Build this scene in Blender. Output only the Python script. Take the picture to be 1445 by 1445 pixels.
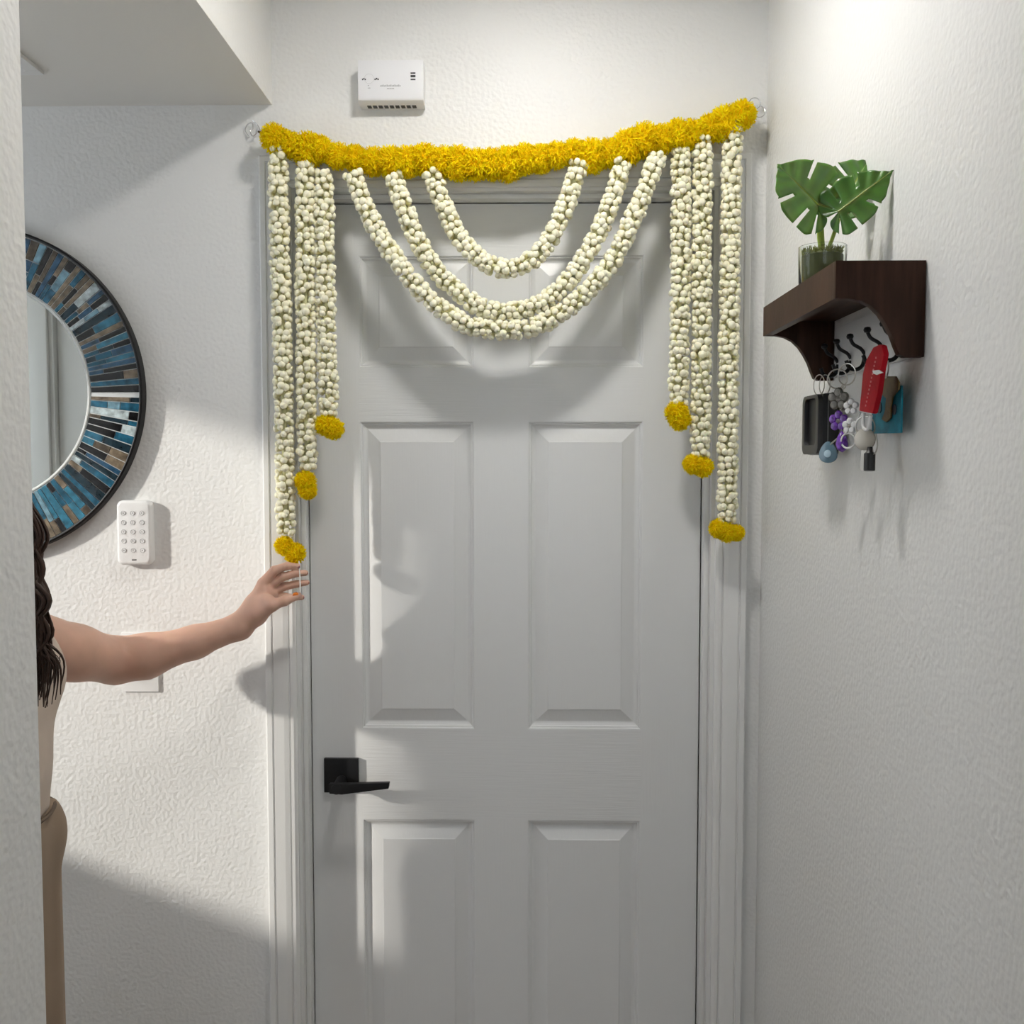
import bpy, bmesh, math, random
import numpy as np
from mathutils import Vector, Matrix

for o in list(bpy.data.objects):
    bpy.data.objects.remove(o)
S = bpy.context.scene
C = S.collection
rnd = random.Random(7)

# ------------------------------------------------------------------ camera
F, IMG = 1370.0, 1445.0
PITCH = math.atan((722.5 - 648) / F)
YAW = math.atan((747 - 722.5) / math.hypot(F, 722.5 - 648))
CAM = Vector((0, -1.866, 1.54))
FW = Vector((-math.sin(YAW) * math.cos(PITCH), math.cos(YAW) * math.cos(PITCH), -math.sin(PITCH)))
RT = FW.cross(Vector((0, 0, 1))).normalized()
UP = RT.cross(FW)
cd = bpy.data.cameras.new('camera')
cd.sensor_width = 36
cd.lens = F / IMG * 36
cd.clip_start = 0.02
co = bpy.data.objects.new('camera', cd)
C.objects.link(co)
M = Matrix((RT, UP, -FW)).transposed().to_4x4()
M.translation = CAM
co.matrix_world = M
S.camera = co

# ------------------------------------------------------------------ light
S.view_settings.view_transform = 'Standard'
S.view_settings.look = 'None'
S.view_settings.gamma = 1
S.view_settings.use_curve_mapping = False
S.view_settings.exposure = 0.12
LAMP = 150.0        # emission of the ceiling lamp discs
FILL_LAMP = 12.0     # unseen lamp added behind the camera for fill
wd = bpy.data.worlds.new('sky')
S.world = wd
wd.use_nodes = True
bg = wd.node_tree.nodes['Background']
bg.inputs[0].default_value = (0.86, 0.93, 1.0, 1)
bg.inputs[1].default_value = 3.4
sl = bpy.data.lights.new('sun', 'SUN')
sl.energy = 3.4
sl.angle = math.radians(2.4)
sl.color = (1.0, 0.95, 0.86)
so = bpy.data.objects.new('sun', sl)
C.objects.link(so)
SUN = Vector((1.75, 1.0, -0.63))
so.rotation_euler = SUN.to_track_quat('-Z', 'Y').to_euler()
so.location = (-6, -3, 5)


def at(px, py, y):
    d = FW * F + RT * (px - IMG / 2) - UP * (py - IMG / 2)
    return CAM + d * ((y - CAM.y) / d.y)


def atx(px, py, x):
    d = FW * F + RT * (px - IMG / 2) - UP * (py - IMG / 2)
    return CAM + d * ((x - CAM.x) / d.x)


# ------------------------------------------------------------------ materials
def nd(nt, t, **kw):
    n = nt.nodes.new(t)
    for k, v in kw.items():
        setattr(n, k, v)
    return n


def mat(name, col, rough=0.5, metal=0.0, var=0.0, vscale=8.0, bump=0.0, bscale=60.0, bdist=0.002,
        stretch=(1, 1, 1), spec=0.5, attr=None, detail=3.0, **extra):
    m = bpy.data.materials.new(name)
    m.use_nodes = True
    nt = m.node_tree
    b = nt.nodes['Principled BSDF']
    b.inputs['Base Color'].default_value = (*col, 1)
    b.inputs['Roughness'].default_value = rough
    b.inputs['Metallic'].default_value = metal
    b.inputs['Specular IOR Level'].default_value = spec
    for k, v in extra.items():
        b.inputs[k.replace('_', ' ')].default_value = v
    src = None
    if attr:
        a = nd(nt, 'ShaderNodeAttribute', attribute_name=attr)
        src = a.outputs['Color']
        nt.links.new(src, b.inputs['Base Color'])
    if var or bump:
        tc = nd(nt, 'ShaderNodeTexCoord')
        mp = nd(nt, 'ShaderNodeMapping')
        mp.inputs['Scale'].default_value = stretch
        nt.links.new(tc.outputs['Object'], mp.inputs['Vector'])
    if var:
        n = nd(nt, 'ShaderNodeTexNoise')
        n.inputs['Scale'].default_value = vscale
        n.inputs['Detail'].default_value = 4
        nt.links.new(mp.outputs[0], n.inputs['Vector'])
        r = nd(nt, 'ShaderNodeMapRange')
        r.inputs['From Min'].default_value = 0.3
        r.inputs['From Max'].default_value = 0.7
        r.inputs['To Min'].default_value = 1 - var
        r.inputs['To Max'].default_value = 1 + var
        nt.links.new(n.outputs[0], r.inputs['Value'])
        x = nd(nt, 'ShaderNodeVectorMath', operation='SCALE')
        if src:
            nt.links.new(src, x.inputs[0])
        else:
            x.inputs[0].default_value = col
        nt.links.new(r.outputs[0], x.inputs['Scale'])
        nt.links.new(x.outputs[0], b.inputs['Base Color'])
    if bump:
        n = nd(nt, 'ShaderNodeTexNoise')
        n.inputs['Scale'].default_value = bscale
        n.inputs['Detail'].default_value = detail
        nt.links.new(mp.outputs[0], n.inputs['Vector'])
        u = nd(nt, 'ShaderNodeBump')
        u.inputs['Strength'].default_value = bump
        u.inputs['Distance'].default_value = bdist
        nt.links.new(n.outputs[0], u.inputs['Height'])
        nt.links.new(u.outputs[0], b.inputs['Normal'])
    return m


def wall_material():
    """painted orange-peel drywall: small flat-topped blobs under a satin paint"""
    m = bpy.data.materials.new('textured wall paint')
    m.use_nodes = True
    nt = m.node_tree
    b = nt.nodes['Principled BSDF']
    b.inputs['Base Color'].default_value = (0.80, 0.80, 0.79, 1)
    b.inputs['Roughness'].default_value = 0.44
    b.inputs['Specular IOR Level'].default_value = 0.36
    tc = nd(nt, 'ShaderNodeTexCoord')
    n = nd(nt, 'ShaderNodeTexNoise')
    n.inputs['Scale'].default_value = 135
    n.inputs['Detail'].default_value = 0.6
    n.inputs['Distortion'].default_value = 0.0
    nt.links.new(tc.outputs['Object'], n.inputs['Vector'])
    r = nd(nt, 'ShaderNodeMapRange')
    r.inputs['From Min'].default_value = 0.20
    r.inputs['From Max'].default_value = 0.80
    nt.links.new(n.outputs[0], r.inputs['Value'])
    u = nd(nt, 'ShaderNodeBump')
    u.inputs['Strength'].default_value = 0.48
    u.inputs['Distance'].default_value = 0.0017
    nt.links.new(r.outputs[0], u.inputs['Height'])
    nt.links.new(u.outputs[0], b.inputs['Normal'])
    return m


WALL = wall_material()
CEIL = mat('ceiling paint', (0.78, 0.765, 0.73), 0.6, bump=0.2, bscale=120, bdist=0.001)
FLOOR = mat('wood floor', (0.42, 0.335, 0.26), 0.4, var=0.18, vscale=3, stretch=(12, 1, 1))
TRIM = mat('trim paint', (0.80, 0.80, 0.79), 0.32)
DOORV = mat('door paint, upright grain', (0.76, 0.765, 0.765), 0.36, bump=0.16, bscale=30, bdist=0.0012, stretch=(9, 9, 0.45), detail=4)
DOORH = mat('door paint, level grain', (0.76, 0.765, 0.765), 0.36, bump=0.30, bscale=30, bdist=0.0014, stretch=(0.4, 9, 9), detail=4)
BLACK = mat('matte black metal', (0.009, 0.009, 0.010), 0.45, spec=.3)
WPLASTIC = mat('white plastic', (0.82, 0.82, 0.82), 0.35)
GREYPRINT = mat('grey print', (0.42, 0.42, 0.43), 0.5)
DARKPRINT = mat('dark print', (0.03, 0.03, 0.035), 0.5)
CHROME = mat('steel wire', (0.62, 0.62, 0.62), 0.22, metal=1.0)
WALNUT = mat('dark walnut', (.046, .020, .012), .45, spec=.14, var=.45, vscale=14, stretch=(6, 1, 0.7), bump=0.08, bscale=90)


def emit(name, col, s):
    m = bpy.data.materials.new(name)
    m.use_nodes = True
    b = m.node_tree.nodes['Principled BSDF']
    b.inputs['Base Color'].default_value = (0.8, 0.8, 0.8, 1)
    b.inputs['Emission Color'].default_value = (*col, 1)
    b.inputs['Emission Strength'].default_value = s
    return m


def glass_pane_material():
    gm = bpy.data.materials.new('window glass')
    gm.use_nodes = True
    nt = gm.node_tree
    nt.nodes.remove(nt.nodes['Principled BSDF'])
    tr = nd(nt, 'ShaderNodeBsdfTransparent')
    gl = nd(nt, 'ShaderNodeBsdfGlossy')
    gl.inputs['Roughness'].default_value = 0.02
    mx = nd(nt, 'ShaderNodeMixShader')
    mx.inputs[0].default_value = 0.07
    nt.links.new(tr.outputs[0], mx.inputs[1])
    nt.links.new(gl.outputs[0], mx.inputs[2])
    nt.links.new(mx.outputs[0], nt.nodes['Material Output'].inputs[0])
    return gm


PANE = glass_pane_material()
# ------------------------------------------------------------------ mesh building
ORG = {}


class MB:
    def __init__(s):
        s.v, s.f, s.c = [], [], []

    def add(s, vs, fs, col=None):
        o = len(s.v)
        s.v += [tuple(v) for v in vs]
        s.f += [tuple(i + o for i in f) for f in fs]
        if col is not None:
            if isinstance(col, list):
                s.c += col
            else:
                s.c += [col] * len(vs)
        return s

    def box(s, a, b):
        x0, y0, z0 = a
        x1, y1, z1 = b
        return s.add([(x0, y0, z0), (x1, y0, z0), (x1, y1, z0), (x0, y1, z0), (x0, y0, z1), (x1, y0, z1), (x1, y1, z1), (x0, y1, z1)],
                     [(0, 3, 2, 1), (4, 5, 6, 7), (0, 1, 5, 4), (1, 2, 6, 5), (2, 3, 7, 6), (3, 0, 4, 7)])

    def tube(s, pts, r, n=8, closed=False, cap=True, col=None):
        pts = [Vector(p) for p in pts]
        k = len(pts)
        rs = r if isinstance(r, (list, tuple)) else [r] * k
        vs, fs = [], []
        prev = None
        for i, p in enumerate(pts):
            if closed:
                t = pts[(i + 1) % k] - pts[i - 1]
            else:
                t = pts[min(i + 1, k - 1)] - pts[max(i - 1, 0)]
            t = t.normalized() if t.length > 1e-9 else Vector((0, 0, 1))
            if prev is None:
                a = Vector((0, 0, 1)) if abs(t.z) < 0.9 else Vector((1, 0, 0))
                u = t.cross(a).normalized()
            else:
                u = (prev - t * prev.dot(t)).normalized()
            prev = u
            w = t.cross(u)
            for j in range(n):
                an = 2 * math.pi * j / n
                vs.append(p + (u * math.cos(an) + w * math.sin(an)) * rs[i])
        for i in range(k if closed else k - 1):
            for j in range(n):
                a, b = i * n + j, i * n + (j + 1) % n
                c, d = ((i + 1) % k) * n + (j + 1) % n, ((i + 1) % k) * n + j
                fs.append((a, b, c, d))
        if cap and not closed:
            fs.append(tuple(range(n - 1, -1, -1)))
            fs.append(tuple((k - 1) * n + j for j in range(n)))
        return s.add(vs, fs, col)

    def lathe(s, prof, c, axis=(0, 0, 1), n=24, col=None):
        """prof: (radius, height) pairs along axis from c"""
        ax = Vector(axis).normalized()
        a = Vector((1, 0, 0)) if abs(ax.x) < 0.9 else Vector((0, 1, 0))
        u = ax.cross(a).normalized()
        w = ax.cross(u)
        c = Vector(c)
        vs, fs = [], []
        for r, h in prof:
            for j in range(n):
                an = 2 * math.pi * j / n
                vs.append(c + ax * h + (u * math.cos(an) + w * math.sin(an)) * max(r, 1e-5))
        for i in range(len(prof) - 1):
            for j in range(n):
                fs.append((i * n + j, i * n + (j + 1) % n, (i + 1) * n + (j + 1) % n, (i + 1) * n + j))
        return s.add(vs, fs, col)

    def prism(s, poly, d):
        """poly: list of 3-D points (planar), extruded by vector d"""
        n = len(poly)
        d = Vector(d)
        p = [Vector(q) for q in poly]
        fs = [tuple(range(n)), tuple(range(2 * n - 1, n - 1, -1))]
        for i in range(n):
            j = (i + 1) % n
            fs.append((i, i + n, j + n, j))
        return s.add(p + [q + d for q in p], fs)

    def mesh(s, name, mats, smooth=False, off=(0, 0, 0), bevel=0.0, angle=40):
        off = Vector(off)
        me = bpy.data.meshes.new(name)
        me.from_pydata([tuple(Vector(v) - off) for v in s.v], [], s.f)
        if s.c:
            ca = me.color_attributes.new('tint', 'FLOAT_COLOR', 'POINT')
            flat = []
            for c in s.c:
                flat += [c[0], c[1], c[2], 1.0]
            ca.data.foreach_set('color', flat)
        bm = bmesh.new()
        bm.from_mesh(me)
        bmesh.ops.recalc_face_normals(bm, faces=bm.faces)
        if bevel:
            es = [e for e in bm.edges if len(e.link_faces) == 2 and e.calc_face_angle(0) > 0.6]
            bmesh.ops.bevel(bm, geom=es, offset=bevel, segments=2, profile=0.7, affect='EDGES', clamp_overlap=True)
        bm.to_mesh(me)
        bm.free()
        for m in (mats if isinstance(mats, (list, tuple)) else [mats]):
            me.materials.append(m)
        if smooth or bevel:
            me.polygons.foreach_set('use_smooth', [True] * len(me.polygons))
            me.set_sharp_from_angle(angle=math.radians(angle))
        return me

    def build(s, name, mats, parent=None, smooth=False, bevel=0.0, org=None, angle=40):
        off = ORG[parent.name] if parent else Vector(org or (0, 0, 0))
        me = s.mesh(name, mats, smooth, off, bevel, angle)
        o = bpy.data.objects.new(name, me)
        C.objects.link(o)
        if parent:
            o.parent = parent
            ORG[o.name] = ORG[parent.name]
        else:
            o.location = off
            ORG[o.name] = off
        return o


def link(name, me, parent, loc, rot=None, scale=None):
    o = bpy.data.objects.new(name, me)
    C.objects.link(o)
    o.parent = parent
    o.location = Vector(loc) - ORG[parent.name]
    if rot is not None:
        o.rotation_mode = 'QUATERNION'
        o.rotation_quaternion = rot
    if scale is not None:
        o.scale = scale if isinstance(scale, (tuple, list)) else (scale,) * 3
    return o


def tag(o, label, cat, group=None):
    o['label'] = label
    o['category'] = cat
    if group:
        o['group'] = group
    return o


def thing(name, loc, label, cat, group=None):
    o = bpy.data.objects.new(name, None)
    o.empty_display_size = 0.03
    C.objects.link(o)
    o.location = loc
    ORG[o.name] = Vector(loc)
    return tag(o, label, cat, group)


def struct(o):
    o['kind'] = 'structure'
    return o


def root(name, loc):
    o = bpy.data.objects.new(name, None)
    o.empty_display_size = 0.03
    C.objects.link(o)
    o.location = loc
    ORG[o.name] = Vector(loc)
    return struct(o)


def spline(pts, n):
    """Catmull-Rom through pts, n samples, evenly spaced by length"""
    P = [Vector(p) for p in pts]
    P = [P[0] * 2 - P[1]] + P + [P[-1] * 2 - P[-2]]
    out = []
    for i in range(1, len(P) - 2):
        for k in range(24):
            t = k / 24
            a, b, c, d = P[i - 1], P[i], P[i + 1], P[i + 2]
            out.append(0.5 * ((2 * b) + (c - a) * t + (2 * a - 5 * b + 4 * c - d) * t * t + (3 * b - a - 3 * c + d) * t ** 3))
    out.append(P[-2])
    L = [0]
    for i in range(1, len(out)):
        L.append(L[-1] + (out[i] - out[i - 1]).length)
    res = []
    j = 0
    for k in range(n):
        s = L[-1] * k / (n - 1)
        while j < len(L) - 2 and L[j + 1] < s:
            j += 1
        f = (s - L[j]) / max(L[j + 1] - L[j], 1e-9)
        res.append(out[j].lerp(out[j + 1], min(max(f, 0), 1)))
    return res


# ------------------------------------------------------------------ room shell
XL, XR, ZC, ZS = -0.487, 0.445, 2.50, 2.209      # hall left, hall right, hall ceiling, side-room ceiling
YN = -0.924                                        # near end of the opening in the left wall
SX, SY = -2.10, -1.30                              # side room far left and rear
DX0, DX1, DZ = -0.454, 0.358, 2.054                # rough door opening

YM, RX = -2.3, 2.6                                 # hall made to open into an unseen wider room behind the camera, for fill
struct(MB().box((-RX - .1, -6.1, -.1), (RX + .1, .25, 0)).build('floor', FLOOR))
struct(MB().box((XL - .12, YM - .1, ZC), (XR + .15, .25, ZC + .1)).box((-RX - .1, -6.1, ZC), (RX + .1, YM - .1, ZC + .1)).build('ceiling', CEIL))
struct(MB().box((SX - .15, SY - .1, ZS), (XL - .12, .2, ZS + .1)).box((XL - .12, YN, ZS), (XL, 0, ZS + .0018)).build('ceiling', CEIL))
w = MB()
w.box((SX - .15, 0, 0), (DX0, .12, ZC))
w.box((DX1, 0, 0), (XR + .15, .12, ZC))
w.box((DX0, 0, DZ), (DX1, .12, ZC))
w.box((DX0 - .1, .105, 0), (DX1 + .1, .14, DZ + .1))
struct(w.build('wall_back', WALL))
struct(MB().box((XR, YM, 0), (XR + .12, 0, ZC)).build('wall_right', WALL))
w = MB()
w.box((XL - .12, YM, 0), (XL, YN, ZC))
w.box((XL - .12, YN, ZS + .002), (XL, 0, ZC))
struct(w.build('wall_left', WALL))
struct(MB().box((-RX, YM - .1, 0), (XL, YM, ZC)).build('wall_room_left_of_hall', WALL))
struct(MB().box((XR, YM - .1, 0), (RX, YM, ZC)).build('wall_room_right_of_hall', WALL))
struct(MB().box((-RX - .1, -6.0, 0), (-RX, YM, ZC)).build('wall_room_left', WALL))
struct(MB().box((RX, -6.0, 0), (RX + .1, YM, ZC)).build('wall_room_right', WALL))
w = MB()
w.box((-RX, -6.1, 0), (RX, -6.0, .90)).box((-RX, -6.1, 2.10), (RX, -6.0, ZC))
w.box((-RX, -6.1, .90), (-1.2, -6.0, 2.10)).box((1.2, -6.1, .90), (RX, -6.0, 2.10))
struct(w.build('wall_rear', WALL))
fill_win = root('fill_window', (0, -6.0, .90))  # unseen window, added so that sky light fills the hall from the front
f = MB()
for x in (-1.2, -.02, 1.16):
    f.box((x, -6.09, .90), (x + .04, -6.04, 2.10))
f.box((-1.2, -6.09, .90), (1.2, -6.04, .94)).box((-1.2, -6.09, 2.06), (1.2, -6.04, 2.10))
f.build('window_frame', TRIM, fill_win)
for x in (-1.16, .02):
    MB().box((x, -6.066, .94), (x + 1.14, -6.062, 2.06)).build('pane', PANE, fill_win)
D2X0, D2X1 = -1.56, -0.76
w = MB()
w.box((SX, SY - .1, 0), (D2X0, SY, ZS))
w.box((D2X1, SY - .1, 0), (XL - .12, SY, ZS))
w.box((D2X0, SY - .1, 2.05), (D2X1, SY, ZS))
struct(w.build('wall_side_rear', WALL))
WY0, WY1, WZ0, WZ1 = -1.062, -.12, 1.175, 2.19
w = MB()
w.box((SX - .12, SY, 0), (SX, 0, WZ0))
w.box((SX - .12, SY, WZ1), (SX, 0, ZS))
w.box((SX - .12, SY, WZ0), (SX, WY0, WZ1))
w.box((SX - .12, WY1, WZ0), (SX, 0, WZ1))
struct(w.build('wall_side', WALL))
# window in the side room
win = root('window_1', (SX, (WY0 + WY1) / 2, WZ0))
f = MB()
t = .022
f.box((SX - .09, WY0, WZ0), (SX - .04, WY0 + t, WZ1)).box((SX - .09, WY1 - t, WZ0), (SX - .04, WY1, WZ1))
f.box((SX - .09, WY0, WZ0), (SX - .04, WY1, WZ0 + t)).box((SX - .09, WY0, WZ1 - t), (SX - .04, WY1, WZ1))
f.build('window_frame', TRIM, win)
MB().box((SX - .12, WY0, WZ0 - .02), (SX + .02, WY1, WZ0 + .002)).build('window_sill', TRIM, win)
MB().box((SX - .066, WY0 + t, WZ0 + t), (SX - .062, WY1 - t, WZ1 - t)).build('pane', PANE, win)
# baseboards
for nm, a, b in (('baseboard_back', (SX, -.012, 0), (-.51, -.0005, .085)), ('baseboard_right', (XR - .012, YM, 0), (XR - .0005, -.02, .085)),
                 ('baseboard_left', (XL + .0005, YM, 0), (XL + .012, YN, .085))):
    struct(MB().box(a, b).build(nm, TRIM, bevel=.003))

# ------------------------------------------------------------------ front door
SLY = 0.05                                         # face of the slab
SX0, SX1, SZ1 = -0.4355, 0.3370, 2.0355
PL = [(-.3355, -.1085), (-.003, .2235)]            # panel columns
PZ = [(1.719, 1.938), (1.000, 1.615), (.225, .816)]
door = root('door_1', (SX0, SLY, 0))


def slabbox(name, x0, x1, z0, z1, m):
    return MB().box((x0, SLY, z0), (x1, SLY + .04, z1)).build(name, m, door)


slabbox('stile', SX0, PL[0][0], .005, SZ1, DOORV)
slabbox('stile', PL[1][1], SX1, .005, SZ1, DOORV)
for z0, z1 in ((PZ[0][1], SZ1), (PZ[1][1], PZ[0][0]), (PZ[2][1], PZ[1][0]), (.005, PZ[2][0])):
    slabbox('rail', PL[0][0], PL[1][1], z0, z1, DOORH)
for z0, z1 in PZ:
    slabbox('mullion', PL[0][1], PL[1][0], z0, z1, DOORV)
    for x0, x1 in PL:
        m = MB()
        prof = [(0, 0), (.0022, .0004), (.0036, .0030), (.0062, .0034), (.0080, .0066), (.0112, .0084), (.0140, .0092),
                (.0160, .0090), (.0395, .0016), (.0410, .0004), (.0425, .0002)]
        vs, fs = [], []
        for i, d in prof:
            vs += [(x0 + i, SLY + d, z0 + i), (x1 - i, SLY + d, z0 + i), (x1 - i, SLY + d, z1 - i), (x0 + i, SLY + d, z1 - i)]
        k = len(prof)
        for i in range(k - 1):
            for j in range(4):
                fs.append((i * 4 + j, i * 4 + (j + 1) % 4, i * 4 + 4 + (j + 1) % 4, i * 4 + 4 + j))
        fs.append(tuple((k - 1) * 4 + j for j in range(4)))
        b = len(vs)
        vs += [(x0, SLY + .03, z0), (x1, SLY + .03, z0), (x1, SLY + .03, z1), (x0, SLY + .03, z1)]
        for j in range(4):
            fs.append((j, (j + 1) % 4, b + (j + 1) % 4, b + j))
        fs.append((b, b + 1, b + 2, b + 3))
        m.add(vs, fs)
        m.build('panel', DOORV, door)
# lever handle
hc = at(481.5, 1094.5, SLY - .008)
han = MB().box((hc.x - .0345, SLY - .009, hc.z - .0345), (hc.x + .0345, SLY, hc.z + .0345)).build('rosette', BLACK, door, bevel=.0012)
lv = MB()
lv.lathe([(.0, -.058), (.0105, -.058), (.0105, -.003), (.0105, -.0)], (hc.x + .001, SLY - .006, hc.z - .009), (0, 1, 0), 20)
tip = at(549, 1107.5, SLY - .062)
lv.prism([(hc.x - .013, SLY - .052, hc.z - .018), (hc.x + .012, SLY - .052, hc.z - .0195), (tip.x, SLY - .058, tip.z - .0055),
          (tip.x + .0015, SLY - .058, tip.z + .006), (hc.x + .012, SLY - .052, hc.z + .0015), (hc.x - .013, SLY - .052, hc.z + .001)], (0, -.011, 0))
lv.build('lever', BLACK, han, bevel=.0012)

# casing, jamb and stop
tr1 = root('trim_1', (-.452, 0, 0))
CO, CI = (-.5095, .4145), (-.4515, .3565)
CT, CB = 2.110, 2.052
# casing section: (distance from outer edge, projection from the wall)
CP = [(0, 0), (0, .0165), (.002, .0180), (.0110, .0180), (.0122, .0150), (.0140, .0150), (.0155, .0172), (.034, .0150), (.0425, .0128),
      (.0437, .0100), (.0452, .0100), (.0465, .0125), (.0520, .0120), (.0560, .0098), (.058, .0090), (.058, 0)]


def casing(kind):
    m = MB()
    vs, fs = [], []
    for d, p in CP:
        if kind == 'l':
            vs += [(CO[0] + d, -p, 0), (CO[0] + d, -p, CT - d)]
        elif kind == 'r':
            vs += [(CO[1] - d, -p, 0), (CO[1] - d, -p, CT - d)]
        else:
            vs += [(CO[0] + d, -p, CT - d), (CO[1] - d, -p, CT - d)]
    n = len(CP)
    for i in range(n):
        j = (i + 1) % n
        fs.append((2 * i, 2 * i + 1, 2 * j + 1, 2 * j))
    fs.append(tuple(2 * i for i in range(n)))
    fs.append(tuple(2 * i + 1 for i in range(n - 1, -1, -1)))
    m.add(vs, fs)
    return m.build('casing', TRIM, tr1)


for k in 'lrt':
    casing(k)
JX0, JX1, JZ = -.4455, .3485, 2.046
m = MB()
m.box((DX0, -.002, 0), (JX0, .105, JZ)).box((JX1, -.002, 0), (DX1, .105, JZ)).box((DX0, -.002, JZ), (DX1, .105, DZ))
m.build('jamb', TRIM, tr1)
m = MB()
for a, b in (((JX0, .016, 0), (JX0 + .0095, SLY - .002, JZ)), ((JX1 - .0100, .016, 0), (JX1, SLY - .002, JZ)), ((JX0, .016, JZ - .0095), (JX1, SLY - .002, JZ))):
    m.box(a, b)
m.build('door_stop', TRIM, tr1, bevel=.003)

# closet door of the side room (seen in the mirror)
d2 = root('door_2', (D2X0, SY, 0))
MB().box((D2X0 + .02, SY - .06, .01), (D2X1 - .02, SY - .025, 2.03)).build('slab', TRIM, d2)
for x0, x1 in ((D2X0 + .12, D2X0 + .35), (D2X0 + .45, D2X1 - .12)):
    for z0, z1 in ((1.73, 1.93), (1.02, 1.62), (.22, .82)):
        m = MB()
        m.box((x0, SY - .03, z0), (x1, SY - .019, z1))
        m.build('panel', TRIM, d2, bevel=.010)
m = MB()
for a, b in (((D2X0 - .055, SY, 0), (D2X0 + .004, SY + .016, 2.1)), ((D2X1 - .004, SY, 0), (D2X1 + .055, SY + .016, 2.1)), ((D2X0 + .004, SY, 2.045), (D2X1 - .004, SY + .016, 2.1))):
    m.box(a, b)
m.build('casing', TRIM, d2, bevel=.004)
m = MB()
for a, b in (((D2X0, SY - .1, 0), (D2X0 + .018, SY, 2.05)), ((D2X1 - .018, SY - .1, 0), (D2X1, SY, 2.05)), ((D2X0, SY - .1, 2.032), (D2X1, SY, 2.05))):
    m.box(a, b)
m.build('jamb', TRIM, d2)

# ------------------------------------------------------------------ lamps and vent on the ceilings
BRASS = mat('white enamel', (0.8, 0.8, 0.8), 0.4)


def ceiling_light(x, y, s, label):
    t = thing('ceiling_light', (x, y, ZC), label, 'lamp', 'round ceiling lamps')
    MB().lathe([(0, 0), (.088, 0), (.088, -.006), (.080, -.010), (.0665, -.010), (.0665, -.004), (0, -.004)], (x, y, ZC), n=40).build('trim_ring', BRASS, t, smooth=True)
    MB().lathe([(.0660, -.0045), (.0660, -.0075), (0, -.0075)], (x, y, ZC), n=40).build('diffuser', emit('lit diffuser', (1.0, .975, .93), s), t)


ceiling_light(0.0, -.57, LAMP, 'round flat ceiling lamp just inside the garlanded door')
ceiling_light(0.0, -4.2, FILL_LAMP, 'unseen round fill lamp added on the ceiling behind the camera')  # added out of view, only to fill

vc = (-.872, -.2)
t = thing('ceiling_vent', (-.99, -.31, ZS), 'white ceiling vent with slats in the side room', 'vent')
m = MB()
x1, y1 = -.838, -.165
x0, y0 = x1 - .31, y1 - .31
fw = .022
m.box((x0, y0, ZS - .007), (x1, y0 + fw, ZS)).box((x0, y1 - fw, ZS - .007), (x1, y1, ZS)).box((x0, y0 + fw, ZS - .007), (x0 + fw, y1 - fw, ZS)).box((x1 - fw, y0 + fw, ZS - .007), (x1, y1 - fw, ZS))
m.build('frame', TRIM, t, bevel=.002)
MB().box((x0 + fw, y0 + fw, ZS - .0015), (x1 - fw, y1 - fw, ZS)).build('backing', mat('vent shadow grey', (.10, .10, .10), .8), t)
for i in range(9):
    yy = y0 + fw + .014 + i * .030
    MB().prism([(x0 + fw, yy, ZS - .002), (x0 + fw, yy + .016, ZS - .0085), (x0 + fw, yy + .018, ZS - .0085), (x0 + fw, yy + .002, ZS - .002)], (x1 - x0 - 2 * fw, 0, 0)).build('slat', TRIM, t)

# ------------------------------------------------------------------ round mosaic mirror
MC = at(-22, 555, 0)
MR, MG = .3155, .2105
t = thing('wall_mirror', (MC.x, 0, MC.z - MR), 'round mirror framed in blue, black and brown mosaic strips', 'mirror')
MB().lathe([(0, -.001), (MR - .006, -.001), (MR - .006, -.013), (MG - .004, -.013), (MG - .004, -.009), (0, -.009)], (MC.x, 0, MC.z), (0, 1, 0), 96).build('backing', mat('grout', (.74, .77, .77), .6), t)
MB().lathe([(MR - .006, -.001), (MR, -.001), (MR, -.021), (MR - .0035, -.0225), (MR - .006, -.021), (MR - .006, -.001)], (MC.x, 0, MC.z), (0, 1, 0), 128).build('rim', BLACK, t, smooth=True)
MB().lathe([(0, -.0125), (MG - .002, -.0125), (MG - .002, -.009), (0, -.009)], (MC.x, 0, MC.z), (0, 1, 0), 96).build('mirror_glass', mat('mirror silver', (.60, .61, .58), .015, metal=1.0), t)
MB().lathe([(MG - .0025, -.010), (MG + .0010, -.010), (MG + .0010, -.0150), (MG - .0010, -.0152), (MG - .0025, -.0125), (MG - .0025, -.010)], (MC.x, 0, MC.z), (0, 1, 0), 96).build('inner_bead', mat('pale bead', (.70, .72, .70), .4), t, smooth=True)
PAL = [((.018, .105, .175), .19), ((.032, .165, .255), .13), ((.010, .010, .011), .25), ((.012, .028, .040), .13), ((.17, .31, .39), .11), ((.46, .54, .56), .06), ((.19, .15, .105), .10), ((.10, .078, .055), .06), ((.030, .090, .165), .05)]
TM = [mat('mosaic glass', c, .14, var=.6, vscale=70, spec=.6) for c, _ in PAL]
ang = 0.0
ti = 0
angs = []
while ang < 2 * math.pi - .03:
    da = rnd.choice([.036, .042, .050, .058])
    angs.append((ang, min(ang + da, 2 * math.pi)))
    ang += da
r0, r1 = MG + .0035, MR - .0075
lastc = -1
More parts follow.
